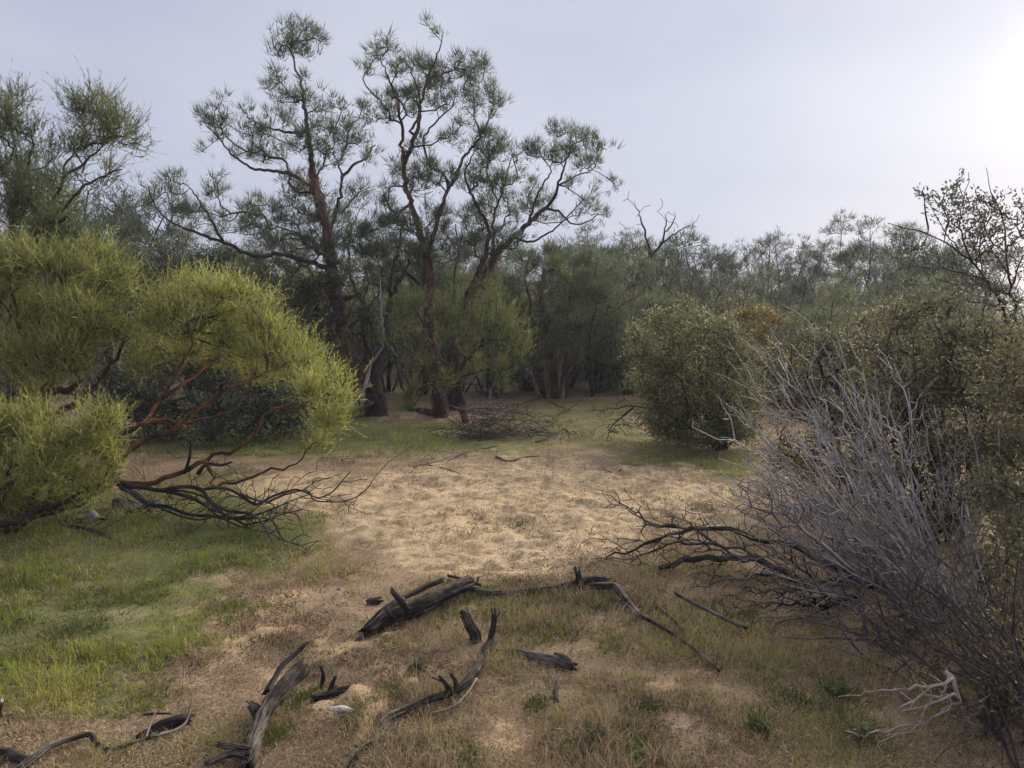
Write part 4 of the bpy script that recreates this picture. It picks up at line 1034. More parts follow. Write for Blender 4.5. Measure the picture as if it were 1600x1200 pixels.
def brush_piles():
    # heap of dead brush at the back edge of the sand
    for lab, cpx, n, mt, size, seedpts in [
            ("brush_pile:tangled heap of reddish-brown dead brush below the feathery shrub", (775, 670), 260, 'dark_twig', (0.75, 0.45, 0.42), 0),
            ("brush_pile:grey heap of dead sticks leaning behind the thin bare sapling", (975, 590), 150, 'grey_twig', (0.45, 0.35, 0.85), 1)]:
        nm, lb = lab.split(':')
        b = G(cpx[0], cpx[1] + 12)
        root = tag(obj(nm, None, None, None, b), lb, "brush")
        for k in range(6):
            g = Geo()
            m = n // 6
            a = rng.random(m) * 6.28; el = np.abs(rng.standard_normal(m)) * 0.45
            c = b + rng.standard_normal((m, 3)) * np.array(size) * 0.42 * np.array([1, 1, 0]) + UP * (rng.random((m, 1)) ** 1.6) * size[2]
            c[:, 2] = b[2] + (c[:, 2] - b[2]) * np.exp(-((c[:, 0] - b[0]) / size[0]) ** 2) + 0.02
            for j in range(m):
                L_ = rng.uniform(0.2, 0.75); dv = np.array([math.cos(a[j]) * math.cos(el[j]), math.sin(a[j]) * math.cos(el[j]) * 0.6, math.sin(el[j]) * (1 if rng.random() < 0.6 else -0.2)])
                nn = 5; t = np.linspace(-0.5, 0.5, nn)[:, None]
                P = c[j] + dv * t * L_ + rng.standard_normal((nn, 3)) * 0.02
                P[:, 2] = np.maximum(P[:, 2], b[2] + 0.01)
                r = rng.uniform(0.003, 0.008)
                tube(g, P, np.linspace(r, r * 0.5, nn), 4, 0.0, cap=False)
            tag(obj('sticks', g.mesh('sticks', b), M[mt if k % 3 else 'weathered'], root), kind='stuff')

for f in (tall_left, tall_mid, tall_right, snag_tree, clump_tree, thin_stems, sapling, bare_snag, understorey, dark_oaks, left_tree, bright_shrubs, round_shrub, right_thicket, grey_dead_bush, fallen_branches, brush_piles):
    f()

# ---------------- the wood beyond: six grown trees, copied
def proto(kind, seed):
    H = {0: 4.2, 1: 4.8, 2: 3.6, 3: 5.4, 4: 3.0, 5: 4.4}[kind]
    ns = [5, 4, 6, 3, 5, 4][kind]
    limbs = []; pts = []
    for i in range(ns):
        a = i * 6.28 / ns + rng.uniform(-0.4, 0.4); s = rng.uniform(0.35, 0.75) * H * 0.42; h = H * rng.uniform(0.72, 1.0)
        e = np.array([math.cos(a) * s, math.sin(a) * s, h])
        b = np.array([math.cos(a) * 0.08, math.sin(a) * 0.08, -0.05]) * (i > 0) + np.array([0, 0, -0.05])
        m1 = b + (e - b) * 0.35 + rng.standard_normal(3) * 0.12; m2 = b + (e - b) * 0.7 + rng.standard_normal(3) * 0.14
        limbs.append((np.vstack([b, m1, m2, e]), rng.uniform(0.045, 0.075), 0.010))
        pts.append(e + rng.standard_normal((12, 3)) * np.array([0.26, 0.26, 0.13]) + UP * 0.05)
        nb = 8
        for k in range(nb):
            f = rng.uniform(0.42, 1.0); c = b + (e - b) * f + rng.standard_normal(3) * np.array([0.42, 0.42, 0.25]) * H * 0.17
            n = 9
            pts.append(c + nrmz(rng.standard_normal((n, 3))) * rng.random((n, 1)) ** 0.33 * np.array([0.42, 0.42, 0.24]))
    pts.append(np.column_stack([rng.standard_normal(50) * H * 0.2, rng.standard_normal(50) * H * 0.2, rng.uniform(0.15, 0.6, 50) * H]))
    P = np.vstack(pts)
    cl = [[(0.048, 0.062, 0.050), (0.070, 0.086, 0.063), (0.095, 0.110, 0.075)], [(0.062, 0.073, 0.050), (0.09, 0.10, 0.060), (0.12, 0.128, 0.072)]][kind % 2]
    r = plant("background_tree", "background tree", "tree", limbs, P, threads(cl, 30, 0.17, 0.014, 0.35, 0.06, up=0.6), 'dark_bark', 'dark_bark', tip=0.0075, sides=5, ridge=0.2,
              wig=0.14, step=0.22, trunk_min=0.4, limb_min=0.4, split=False, base=(0, 0, 0), spacing=0.25, limb_names=['trunk'] + ['stem'] * (ns - 1))
    return r

def brush_proto(kind):
    """dense bushy growth with foliage down to the ground, 2.4 m tall"""
    H = 2.4; limbs = []; pts = []
    for i in range(9):
        a = i * 0.7 + rng.uniform(-0.3, 0.3); s_ = rng.uniform(0.25, 1.15); h = H * rng.uniform(0.6, 1.0)
        e = np.array([math.cos(a) * s_, math.sin(a) * s_, h]); b = np.array([0, 0, -0.05]) + (i > 0) * np.array([math.cos(a), math.sin(a), 0]) * 0.12
        m = b + (e - b) * 0.5 + rng.standard_normal(3) * 0.12
        limbs.append((np.vstack([b, m, e]), rng.uniform(0.022, 0.045), 0.009))
        for k in range(6):
            f = rng.uniform(0.2, 1.0); c = b + (e - b) * f + rng.standard_normal(3) * np.array([0.28, 0.28, 0.16]); n = 8
            pts.append(c + rng.standard_normal((n, 3)) * np.array([0.16, 0.16, 0.11]))
    P = np.vstack(pts); P = P[P[:, 2] > 0.1]
    if kind == 0: lf, lm = threads([(0.12, 0.138, 0.095), (0.175, 0.195, 0.12), (0.24, 0.255, 0.145)], 26, 0.15, 0.011, 0.4, 0.06), 'thread'
    elif kind == 1: lf, lm = leaves([(0.09, 0.10, 0.075), (0.145, 0.15, 0.105), (0.21, 0.195, 0.13)], 20, 0.05, 0.026, 0.13), 'leaf'
    else: lf, lm = threads([(0.15, 0.148, 0.108), (0.22, 0.205, 0.14), (0.25, 0.26, 0.14)], 14, 0.14, 0.010, 0.5, 0.06), 'thread'
    return plant("background_bush", "background bush", "bush", limbs, P, lf, 'dark_bark', 'dark_bark', tip=0.0055, sides=5, ridge=0.15, wig=0.15, step=0.2, trunk_min=0.15, limb_min=0.1,
                 split=False, base=(0, 0, 0), spacing=0.2, limb_names=['stem'] * 9, leaf_mats=lm)

protos = [proto(k, k) for k in range(6)]
bushes = [brush_proto(k) for k in range(3)]
def copy_tree(o, loc, rz, s):
    c = o.copy(); COL.objects.link(c)
    c.location = loc; c.rotation_euler = (0, 0, rz); c.scale = (s * rng.uniform(0.9, 1.15), s * rng.uniform(0.9, 1.15), s)
    for ch in o.children:
        d = ch.copy(); COL.objects.link(d); d.parent = c
    return c

ORD = ["first", "second", "third", "fourth", "fifth", "sixth", "seventh", "eighth", "ninth", "tenth", "eleventh", "twelfth", "thirteenth", "fourteenth", "fifteenth"]
ROWS = {   # pixel x of each tree, pixel y of its top, metres away
    'near': [(975, 452, 17), (1075, 440, 18), (1135, 452, 17), (1225, 448, 18), (1330, 452, 17), (900, 405, 19), (800, 430, 18), (660, 425, 18), (560, 400, 19), (1430, 440, 17)],
    'mid': [(180, 312, 20), (250, 350, 21), (955, 378, 23), (1040, 395, 23), (1110, 412, 24), (1195, 378, 24), (1275, 398, 23), (1345, 362, 24), (1435, 400, 23), (740, 400, 24), (1520, 410, 22), (350, 372, 22), (90, 350, 19)],
    'far': [(1000, 400, 33), (1085, 398, 32), (1155, 415, 34), (1240, 392, 33), (1310, 405, 32), (1390, 385, 33), (1480, 400, 34), (920, 395, 32), (830, 400, 33), (640, 400, 33), (440, 390, 32)]}
PLACE = {'near': "dense grey-green brush tree standing just beyond the clearing", 'mid': "hazy wispy tree on the skyline", 'far': "farthest pale tree at the horizon"}
for row, L_ in ROWS.items():
    L_ = sorted(L_)
    for i, (px, py, d) in enumerate(L_):
        k = int(rng.integers(0, 6)); o = protos[k]
        top = W(px, py, d); H = [4.2, 4.8, 3.6, 5.4, 3.0, 4.4][k] + 0.15
        z0 = float(gz(top[0], d)); s = (top[2] - z0) / H * 1.13
        c = copy_tree(o, (top[0], d, z0), rng.uniform(0, 6.28), s)
        c["label"] = "%s, %s of its row from the left" % (PLACE[row], ORD[i])
        c["group"] = "trees beyond the clearing"
BUSH = [(-70, 440, 13.5, 1), (5, 448, 13.8, 0), (60, 430, 15, 0), (150, 440, 16, 1), (240, 470, 15.5, 0), (330, 455, 16.5, 1), (400, 450, 15.5, 0), (480, 425, 16, 1), (545, 430, 15, 0), (600, 440, 15.5, 2), (655, 440, 15, 0), (715, 430, 15.5, 1), (770, 440, 15, 0),
        (825, 435, 16, 2), (885, 440, 16.5, 0), (935, 445, 15.5, 2), (985, 470, 15, 0), (1030, 450, 16, 2), (1085, 455, 14.5, 1), (1150, 460, 14, 2), (1215, 462, 13.5, 1), (1275, 470, 13, 0), (1340, 470, 13, 2), (1410, 470, 13.5, 1), (1480, 455, 13, 0), (1560, 450, 12.5, 1)]
FAR_BUSH = [(950, 425, 21, 0), (1010, 430, 20, 2), (1065, 425, 21, 0), (1120, 432, 20.5, 2), (1180, 428, 21, 0), (1240, 435, 20, 2), (1300, 430, 21, 0), (1365, 432, 20, 1), (1430, 425, 21, 0), (1500, 425, 20.5, 2), (700, 430, 21, 0), (600, 430, 21, 2), (860, 420, 21, 0)]
for lab, L_, grp in (("dense bush in the brush wall behind the left shrubs", [b for b in BUSH if b[0] < 510], "bushes behind the left shrubs"),
                     ("dense bush in the brush wall between and behind the tall trunks", [b for b in BUSH if 510 < b[0] < 1000], "bushes behind the tall trunks"),
                     ("dense bush in the brush wall behind the rounded shrub and thicket", [b for b in BUSH if b[0] > 1000], "bushes behind the right shrubs"),
                     ("hazy bush in the farther brush line", FAR_BUSH, "bushes in the farther brush line")):
    for i, (px, py, d, k) in enumerate(sorted(L_)):
        top = W(px, py, d); z0 = float(gz(top[0], d)); s_ = (top[2] - z0) / 2.35
        c = copy_tree(bushes[k], (top[0], d, z0), rng.uniform(0, 6.28), s_)
        c["label"] = "%s, %s from the left" % (lab, ORD[i]); c["group"] = grp
for o in protos + bushes:
    for ch in list(o.children): bpy.data.objects.remove(ch)
    bpy.data.objects.remove(o)
# ------------------------------------------------------------------ fallen logs and sticks lying in the clearing
def log(name, label, cat, pieces, mat, group=None):
    """pieces: (part name, [(px, py, lift)], radius at start, at end, material or None, sides); the first carries the thing"""
    root = None; base = None
    for nm, path, r0, r1, mt, sides in pieces:
        P = []
        for px, py, lift in path:
            p = G(px, py); p[2] += lift - (0.012 if r0 > 0.0195 else 0.0); P.append(p)
        P = resample(np.array(P), max(0.012, min(0.03, r0 * 0.45)))
        n = len(P)
        P = P + np.cumsum(rng.standard_normal((n, 3)) * r0 * 0.05, 0) * np.sin(np.linspace(0, math.pi, n))[:, None]
        t = np.linspace(0, 1, n)
        r = (r0 + (r1 - r0) * t) * 0.88
        if root is None:
            base = P[0].copy(); base[2] = gz(base[0], base[1])
            if len(pieces) > 1:
                root = tag(obj(name, None, None, None, base), label, cat, group)
        g = Geo()
        tube(g, P, r, int(sides * 1.8), 0.40, 3.2, 2.6, jag=min(0.10, r0 * 1.5), groove=0.36)
        me = g.mesh(nm, base)
        if len(pieces) == 1:
            root = tag(obj(name, me, M[mt or mat], None, base), label, cat, group)
        else:
            obj(nm, me, M[mt or mat], root)
    return root

def build_logs():
    log("fallen_log", "thick blackened split log with an upright stub, centre foreground", "log", [
        ("log_body", [(575, 996, .03), (600, 984, .05), (632, 974, .065), (668, 962, .07), (700, 947, .075), (727, 932, .08)], 0.040, 0.050, None, 22),
        ("splinter", [(560, 1003, .012), (580, 990, .03), (605, 974, .07), (630, 964, .09)], 0.014, 0.026, None, 12),
        ("splinter", [(572, 986, .03), (600, 972, .07), (640, 958, .10), (690, 938, .12)], 0.012, 0.022, 'char', 12),
        ("branch_stub", [(636, 978, .10), (626, 978, .15), (614, 978, .20)], 0.021, 0.015, 'char', 12),
        ("branch_stub", [(612, 986, .08), (604, 985, .12)], 0.020, 0.012, None, 10)], 'black_log')
    log("tree_stump", "short grey-brown snapped stub with a blackened top, behind the curved branch", "stump", [
        ("stub", [(746, 1002, -.02), (740, 1002, .06), (731, 1002, .125)], 0.040, 0.030, 'weathered', 16), ("splinter", [(738, 1003, .02), (730, 1003, .10), (726, 1003, .14)], 0.012, 0.007, 'char', 8)], 'weathered')
    log("tree_stump", "slender charred upright stub with a hollow side, next to the grey stub", "stump", [
        ("stub", [(762, 1012, -.02), (766, 1012, .07), (772, 1012, .17)], 0.026, 0.016, 'char', 16), ("splinter", [(769, 1011, .02), (774, 1011, .11), (779, 1011, .165)], 0.010, 0.006, 'weathered', 8),
        ("stub_foot", [(752, 1028, .0), (760, 1022, .03), (768, 1014, .05)], 0.030, 0.026, 'char', 14)], 'char')
    log("fallen_branch", "short thick grey branch lying right of the charred stub", "branch", [
        ("branch_body", [(782, 1022, .015), (806, 1026, .03), (836, 1034, .035), (866, 1040, .035), (892, 1046, .02)], 0.020, 0.034, None, 18),
        ("splinter", [(868, 1038, .045), (884, 1044, .05), (897, 1048, .015)], 0.012, 0.008, None, 8)], 'weathered')
    log("fallen_branch", "long curved weathered branch lying in the middle foreground with a forked dark stub", "branch", [
        ("branch_body", [(752, 1044, .02), (738, 1068, .035), (718, 1090, .04), (690, 1104, .04), (660, 1112, .035), (632, 1122, .03), (606, 1134, .03), (596, 1148, .02), (582, 1166, .005)], 0.019, 0.023, None, 18),
        ("split_strand", [(744, 1068, .02), (728, 1092, .02), (706, 1112, .02), (676, 1122, .02)], 0.009, 0.007, 'pale_twig', 8),
        ("branch_stub", [(702, 1098, .05), (698, 1098, .08), (690, 1098, .105)], 0.015, 0.009, 'char', 10),
        ("branch_stub", [(702, 1098, .07), (692, 1096, .085), (678, 1092, .09)], 0.010, 0.006, 'char', 10),
        ("branch_stub", [(714, 1092, .04), (712, 1092, .075), (706, 1092, .105)], 0.016, 0.010, 'weathered', 10)], 'weathered')
    log("fallen_branch", "dark half-buried branch below the long curved branch's lower end", "branch", [
        ("branch_body", [(622, 1138, .01), (600, 1158, .015), (578, 1172, .015), (556, 1190, .01), (544, 1206, .0)], 0.014, 0.020, None, 14)], 'black_log')
    log("fallen_log", "large hollow grey log slanting up at lower left with a broken open end", "log", [
        ("log_body", [(386, 1206, .03), (396, 1178, .05), (408, 1150, .06), (428, 1122, .075), (450, 1096, .09), (470, 1078, .105)], 0.031, 0.044, None, 24),
        ("splinter", [(418, 1118, .10), (440, 1092, .14), (466, 1072, .16), (476, 1066, .17)], 0.016, 0.012, 'char', 10),
        ("knot", [(402, 1128, .06), (394, 1124, .07)], 0.026, 0.016, 'char', 12),
        ("side_branch", [(388, 1192, .05), (366, 1186, .045), (344, 1180, .04)], 0.016, 0.012, None, 12),
        ("side_branch", [(386, 1200, .045), (358, 1192, .035), (326, 1200, .02)], 0.017, 0.011, None, 12)], 'weathered')
    log("wood_chunk", "short dark chunk of wood beside the hollow log's broken end", "wood", [("chunk", [(494, 1094, .02), (516, 1092, .028), (544, 1084, .028)], 0.020, 0.024, None, 14)], 'black_log')
    log("wood_chunk", "small upright dark splinter behind the short wood chunk", "wood", [("chunk", [(500, 1072, -.01), (504, 1072, .04), (502, 1070, .08)], 0.014, 0.007, None, 10)], 'char')
    log("wood_chunk", "small curled dark splinter right behind the short wood chunk", "wood", [("chunk", [(515, 1082, -.01), (519, 1082, .035), (523, 1082, .06)], 0.016, 0.008, None, 10)], 'char')
    log("wood_chunk", "small black round chunk on bare litter left of the split log", "wood", [("chunk", [(576, 944, .02), (590, 943, .025)], 0.026, 0.022, None, 12)], 'char')
    log("fallen_branch", "crooked grey-brown branch lying across the lower left corner", "branch", [
        ("branch_body", [(20, 1212, .01), (62, 1186, .02), (91, 1172, .03), (119, 1163, .03), (144, 1158, .03), (155, 1168, .02), (168, 1176, .015), (191, 1171, .015), (212, 1164, .015), (240, 1158, .02)], 0.019, 0.010, None, 14),
        ("branch_tip", [(240, 1158, .02), (272, 1150, .02), (291, 1140, .03), (298, 1130, .06), (303, 1122, .10)], 0.010, 0.004, 'pale_twig', 8),
        ("side_twig", [(228, 1160, .015), (238, 1148, .05), (245, 1142, .08)], 0.006, 0.003, 'pale_twig', 8),
        ("side_twig", [(164, 1175, .015), (172, 1186, .01), (186, 1194, .005)], 0.010, 0.004, None, 10)], 'weathered')
    log("fallen_log", "dark log end poking in at the bottom left corner", "log", [("log_body", [(-30, 1186, .03), (10, 1186, .03), (44, 1192, .02)], 0.028, 0.020, None, 14)], 'black_log')
    log("fallen_log", "charred half-buried log behind the crooked branch tip", "log", [
        ("log_body", [(222, 1152, .01), (250, 1142, .025), (275, 1134, .03), (292, 1128, .02)], 0.024, 0.030, None, 14), ("side_twig", [(228, 1124, .02), (245, 1124, .025), (264, 1122, .02)], 0.008, 0.006, None, 8)], 'char')
    log("cut_stake", "small pale-topped broken stake at the left frame edge", "stake", [("stake_body", [(0, 1128, -.01), (0, 1128, .03), (4, 1128, .078)], 0.010, 0.011, 'orange_bark', 10), ("cut_end", [(4, 1128, .078), (4.5, 1128, .088)], 0.0112, 0.010, 'pale_twig', 10)], 'orange_bark')
    log("fallen_log", "low dark rotting log half hidden in grass below the sand", "log", [
        ("log_body", [(702, 914, .025), (735, 926, .03), (775, 934, .03), (820, 932, .025), (862, 924, .02), (900, 914, .02)], 0.020, 0.030, None, 14),
        ("splinter", [(700, 912, .05), (724, 920, .055), (750, 928, .055)], 0.010, 0.012, 'char', 8), ("branch_stub", [(745, 924, .05), (748, 924, .085)], 0.010, 0.005, 'char', 8)], 'black_log')
    log("tree_stump", "dark knobby root end where the fallen bough meets the rotting log", "stump", [
        ("stub", [(905, 922, -.02), (905, 921, .05), (903, 921, .11)], 0.030, 0.020, None, 14), ("root", [(905, 918, .04), (922, 916, .05), (945, 916, .05)], 0.030, 0.024, 'weathered', 14)], 'char')
    log("fallen_branch", "pale grey elbowed branch sloping down right below the black bough", "branch", [
        ("branch_body", [(930, 926, .05), (950, 928, .06), (965, 934, .07), (980, 955, .06), (998, 972, .05)], 0.030, 0.022, None, 16),
        ("pole", [(1000, 974, .04), (1030, 990, .04), (1060, 1006, .035), (1092, 1028, .03), (1122, 1052, .015)], 0.013, 0.008, None, 12),
        ("pole", [(1020, 950, .03), (1046, 972, .03), (1068, 992, .025)], 0.009, 0.006, None, 10)], 'weathered')
    log("fallen_branch", "straight grey pole leaning among the bough's twigs", "branch", [("pole", [(1055, 950, .08), (1090, 970, .08), (1125, 985, .07), (1165, 1000, .06)], 0.012, 0.010, None, 12)], 'weathered')
    # sticks by the back edge of the sand
    S = [([(700, 722), (725, 710), (752, 702), (778, 697)], .020, 'weathered', "pale grey stick at the back edge of the sand, left of the others"),
         ([(775, 715), (795, 722), (820, 716), (842, 714)], .013, 'dark_bark', "thin dark forked stick on the sand's back edge"),
         ([(802, 676), (822, 672), (846, 675)], .022, 'char', "black stick end sticking out of the brush heap"),
         ([(870, 678), (880, 671), (890, 678)], .022, 'char', "bent black stick on the mossy ground behind the sand"),
         ([(838, 692), (852, 688), (860, 682)], .014, 'char', "short black stick between brush heap and mossy ground"),
         ([(856, 660), (872, 650), (890, 640), (902, 632)], .015, 'weathered', "pale stick on the moss below the red stem clump"),
         ([(790, 650), (815, 632), (845, 622)], .016, 'orange_bark', "curved brown stick left of the red stem clump"),
         ([(745, 612), (775, 618), (800, 612), (815, 605)], .034, 'weathered', "thick grey fallen branch behind the brush heap"),
         ([(858, 628), (875, 636), (890, 642)], .016, 'char', "thin black stick at the foot of the red stem clump"),
         ([(962, 666), (975, 664), (990, 668)], .014, 'char', "short dark stick left of the rounded shrub"),
         ([(955, 674), (964, 676)], .022, 'char', "tiny black chunk left of the rounded shrub"),
         ([(640, 742), (656, 728), (690, 732), (720, 742)], .008, 'dark_bark', "thin arched twig on the left of the sand's back edge"),
         ([(668, 725), (690, 718), (704, 712)], .014, 'pale_twig', "pale short stick left of the grey one"),
         ([(944, 735), (960, 740), (972, 734)], .009, 'dark_bark', "small dark twig on the far right of the sand"),
         ([(0, 900), (30, 908), (72, 926)], .008, 'weathered', "thin grey twig on the grass at the left edge"),
         ([(60, 1060), (82, 1058), (95, 1080), (102, 1100)], .004, 'dark_bark', "hair-thin dark twig lying in green grass, lower left"),
         ([(870, 1098), (868, 1080), (872, 1064)], .013, 'weathered', "grey half-buried root right of the curved branch"),
         ([(640, 1072), (638, 1056), (642, 1042)], .011, 'weathered', "grey-brown root crumbling left of the curved branch"),
         ([(248, 1010), (256, 1014), (262, 1010)], .012, 'char', "tiny black scrap of wood on the dry grass, lower left")]
    for path, r, mt, lab in S:
        log("fallen_stick", lab, "stick", [("stick", [(a, b, r * 0.8) for a, b in path], r, r * 0.55, mt, 8)], mt, None)
    # pale scrap of wood
    p = G(536, 1114); n = 12
    g = Geo(); P = np.array([G(514, 1112), G(526, 1113), G(540, 1114), G(556, 1118)]) + UP * 0.012
    Q = resample(P, 0.012); t = np.linspace(0, 1, len(Q))
    tube(g, Q, 0.004 + 0.014 * np.sin(t * math.pi * 0.9 + 0.15), 8, 0.35, 2, 4, jag=0.01)
    wm = wood_mat("bleached_bone_white", [(0.42, 0.38, 0.33), (0.62, 0.59, 0.54), (0.78, 0.75, 0.70)], 80, 20, 10)
    b = P[0].copy()
    tag(obj("bleached_splinter", g.mesh("bleached_splinter", b), wm, None, b), "small white bleached splinter on the litter below the wood chunk", "splinter")
    # stones under the left shrub
    sm = wood_mat("grey_stone", [(0.06, 0.062, 0.066), (0.11, 0.115, 0.12), (0.17, 0.17, 0.175)], 20, 20, 8)
    ps = wood_mat("pale_stone", [(0.20, 0.20, 0.19), (0.30, 0.30, 0.29), (0.40, 0.39, 0.38)], 20, 20, 8)
    for px, py, sx, sy, sz, mt, lab in [(114, 824, .06, .05, .085, ps, "pale grey stone under the left shrub's trunk"), (175, 806, .12, .10, .10, sm, "dark bluish stone under the left shrub, larger of two"),
                                        (216, 804, .09, .08, .08, sm, "dark bluish stone at the foot of the dead branches, smaller of two")]:
        c = G(px, py); c[1] += 0.25; c[2] = gz(c[0], c[1]) - 0.025
        th = np.linspace(0, math.pi, 13)[:, None]; ph = np.linspace(0, 2 * math.pi, 21)[:-1][None]
        dv = np.stack([np.sin(th) * np.cos(ph), np.sin(th) * np.sin(ph), np.cos(th) + 0 * ph], -1)
        k = 0.55 + 0.95 * fbm(dv[..., 0] * 1.6 + px, dv[..., 1] * 1.6 + dv[..., 2] * 1.3 + py, 3, 7)
        k = np.round(k * 7) / 7 * 0.4 + k * 0.6
        V = (dv * k[..., None] * np.array([sx, sy, sz])).reshape(-1, 3) + c
        i = np.arange(12)[:, None] * 20; j = np.arange(20)[None]; j2 = (j + 1) % 20
        q = np.stack([i + j, i + 20 + j, i + 20 + j2, i + j2], -1).reshape(-1, 4)
        g = Geo(); g.add(V, None, q, None)
        tag(obj("stone", g.mesh("stone", c), mt, None, c), lab, "stone")
build_logs()

# ------------------------------------------------------------------ grass, litter, herbs
def scatter(n, vmin=610, vmax=1330, umin=-260, umax=1860, pw=1.0):
    u = rng.uniform(umin, umax, n); v = vmin + (vmax - vmin) * rng.random(n) ** pw
    dx = (u - 800) / F; dz = (600 - v) / F
    vy = CP + dz * SP; vz = -SP + dz * CP
    t = -EYE / vz
    return t * dx, t * vy

def surf(x, y):
    z = gz(x, y)
    return z + (fbm(x * 3.1, y * 3.1, 3, 61) - 0.5) * 0.035

def grass(name, label, n, weight, hgt, wid, lean, cols, mat, cat="grass", clumpy=0.5, pw=0.85, flat=False, bend=0.35):
    per = 6
    cx, cy = scatter(n // per, pw=pw)
    sand, green, moss, bare, far, u, v = zones(cx, cy)
    w = weight(sand, green, moss, bare, cx, cy, u, v) * (1 - far)
    cl = fbm(cx * 4.5, cy * 4.5, 3, 91)
    w = w * np.clip(1 + clumpy * (cl - 0.5) * 6, 0, 2)
    cnt = (rng.random(len(cx)) < w) * rng.integers(1, 2 * per, len(cx))
    tid = np.repeat(np.arange(len(cx)), cnt); m = len(tid)
    sp = (0.012 + 0.03 * rng.random(len(cx)) ** 2) * (2.2 if flat else 1.0) * np.clip(np.hypot(cx, cy) / 4, 0.8, 2.5)
    x = cx[tid] + rng.standard_normal(m) * sp[tid]; y = cy[tid] + rng.standard_normal(m) * sp[tid]
    z = surf(x, y)
    dist = np.hypot(x, y)
    sc = np.clip(dist / 4.0, 0.85, 3.0) ** 0.55
    h = hgt * (0.4 + 0.9 * rng.random(m)) * (0.35 + 3.0 * np.maximum(fbm(x * 2.6, y * 2.6, 3, 95) - 0.36, 0)) * (0.6 + 0.8 * rng.random(len(cx)))[tid] * sc ** 0.6
    wd = wid * (0.7 + 0.6 * rng.random(m)) * sc
    a = rng.random(m) * 6.2832
    le = lean * np.abs(rng.standard_normal(m)) if not flat else rng.uniform(1.2, 1.75, m)
    hd = np.stack([np.cos(a), np.sin(a), 0 * a], 1)
    d0 = nrmz(hd * np.sin(le * 0.6)[:, None] + UP * np.cos(le * 0.6)[:, None])
    d1 = nrmz(hd * np.sin(le + bend)[:, None] + UP * np.cos(np.minimum(le + bend, 2.0))[:, None])
    sd = nrmz(np.cross(d0, rng.standard_normal((m, 3)))) * wd[:, None] * 0.5
    st = np.stack([x, y, z - (0.004 if not flat else -0.006)], 1)
    mid = st + d0 * (h * 0.55)[:, None]; tip = mid + d1 * (h * 0.5)[:, None]
    tip[:, 2] = np.maximum(tip[:, 2], z + 0.003)
    cols = np.asarray(cols, float)
    t = np.clip(fbm(x * 1.7, y * 1.7, 3, 99) * 1.6 - 0.3 + rng.standard_normal(m) * 0.18, 0, 0.999) * (len(cols) - 1)
    lo = t.astype(int); c = cols[lo] + (cols[np.minimum(lo + 1, len(cols) - 1)] - cols[lo]) * (t - lo)[:, None]
    c = np.clip(c * (1 + 0.2 * rng.standard_normal((m, 1))), 0.01, 0.8)
    V = np.stack([st - sd, st + sd, mid + sd * 0.75, mid - sd * 0.75, tip], 1).reshape(-1, 3)
    b = np.arange(m)[:, None] * 5
    g = Geo(); g.add(V, b + np.array([[3, 2, 4]]), b + np.array([[0, 1, 2, 3]]), np.repeat(c, 5, 0), V)
    return tag(obj(name, g.mesh(name, smooth=False, grain=False), M[mat]), label, cat, kind="stuff")

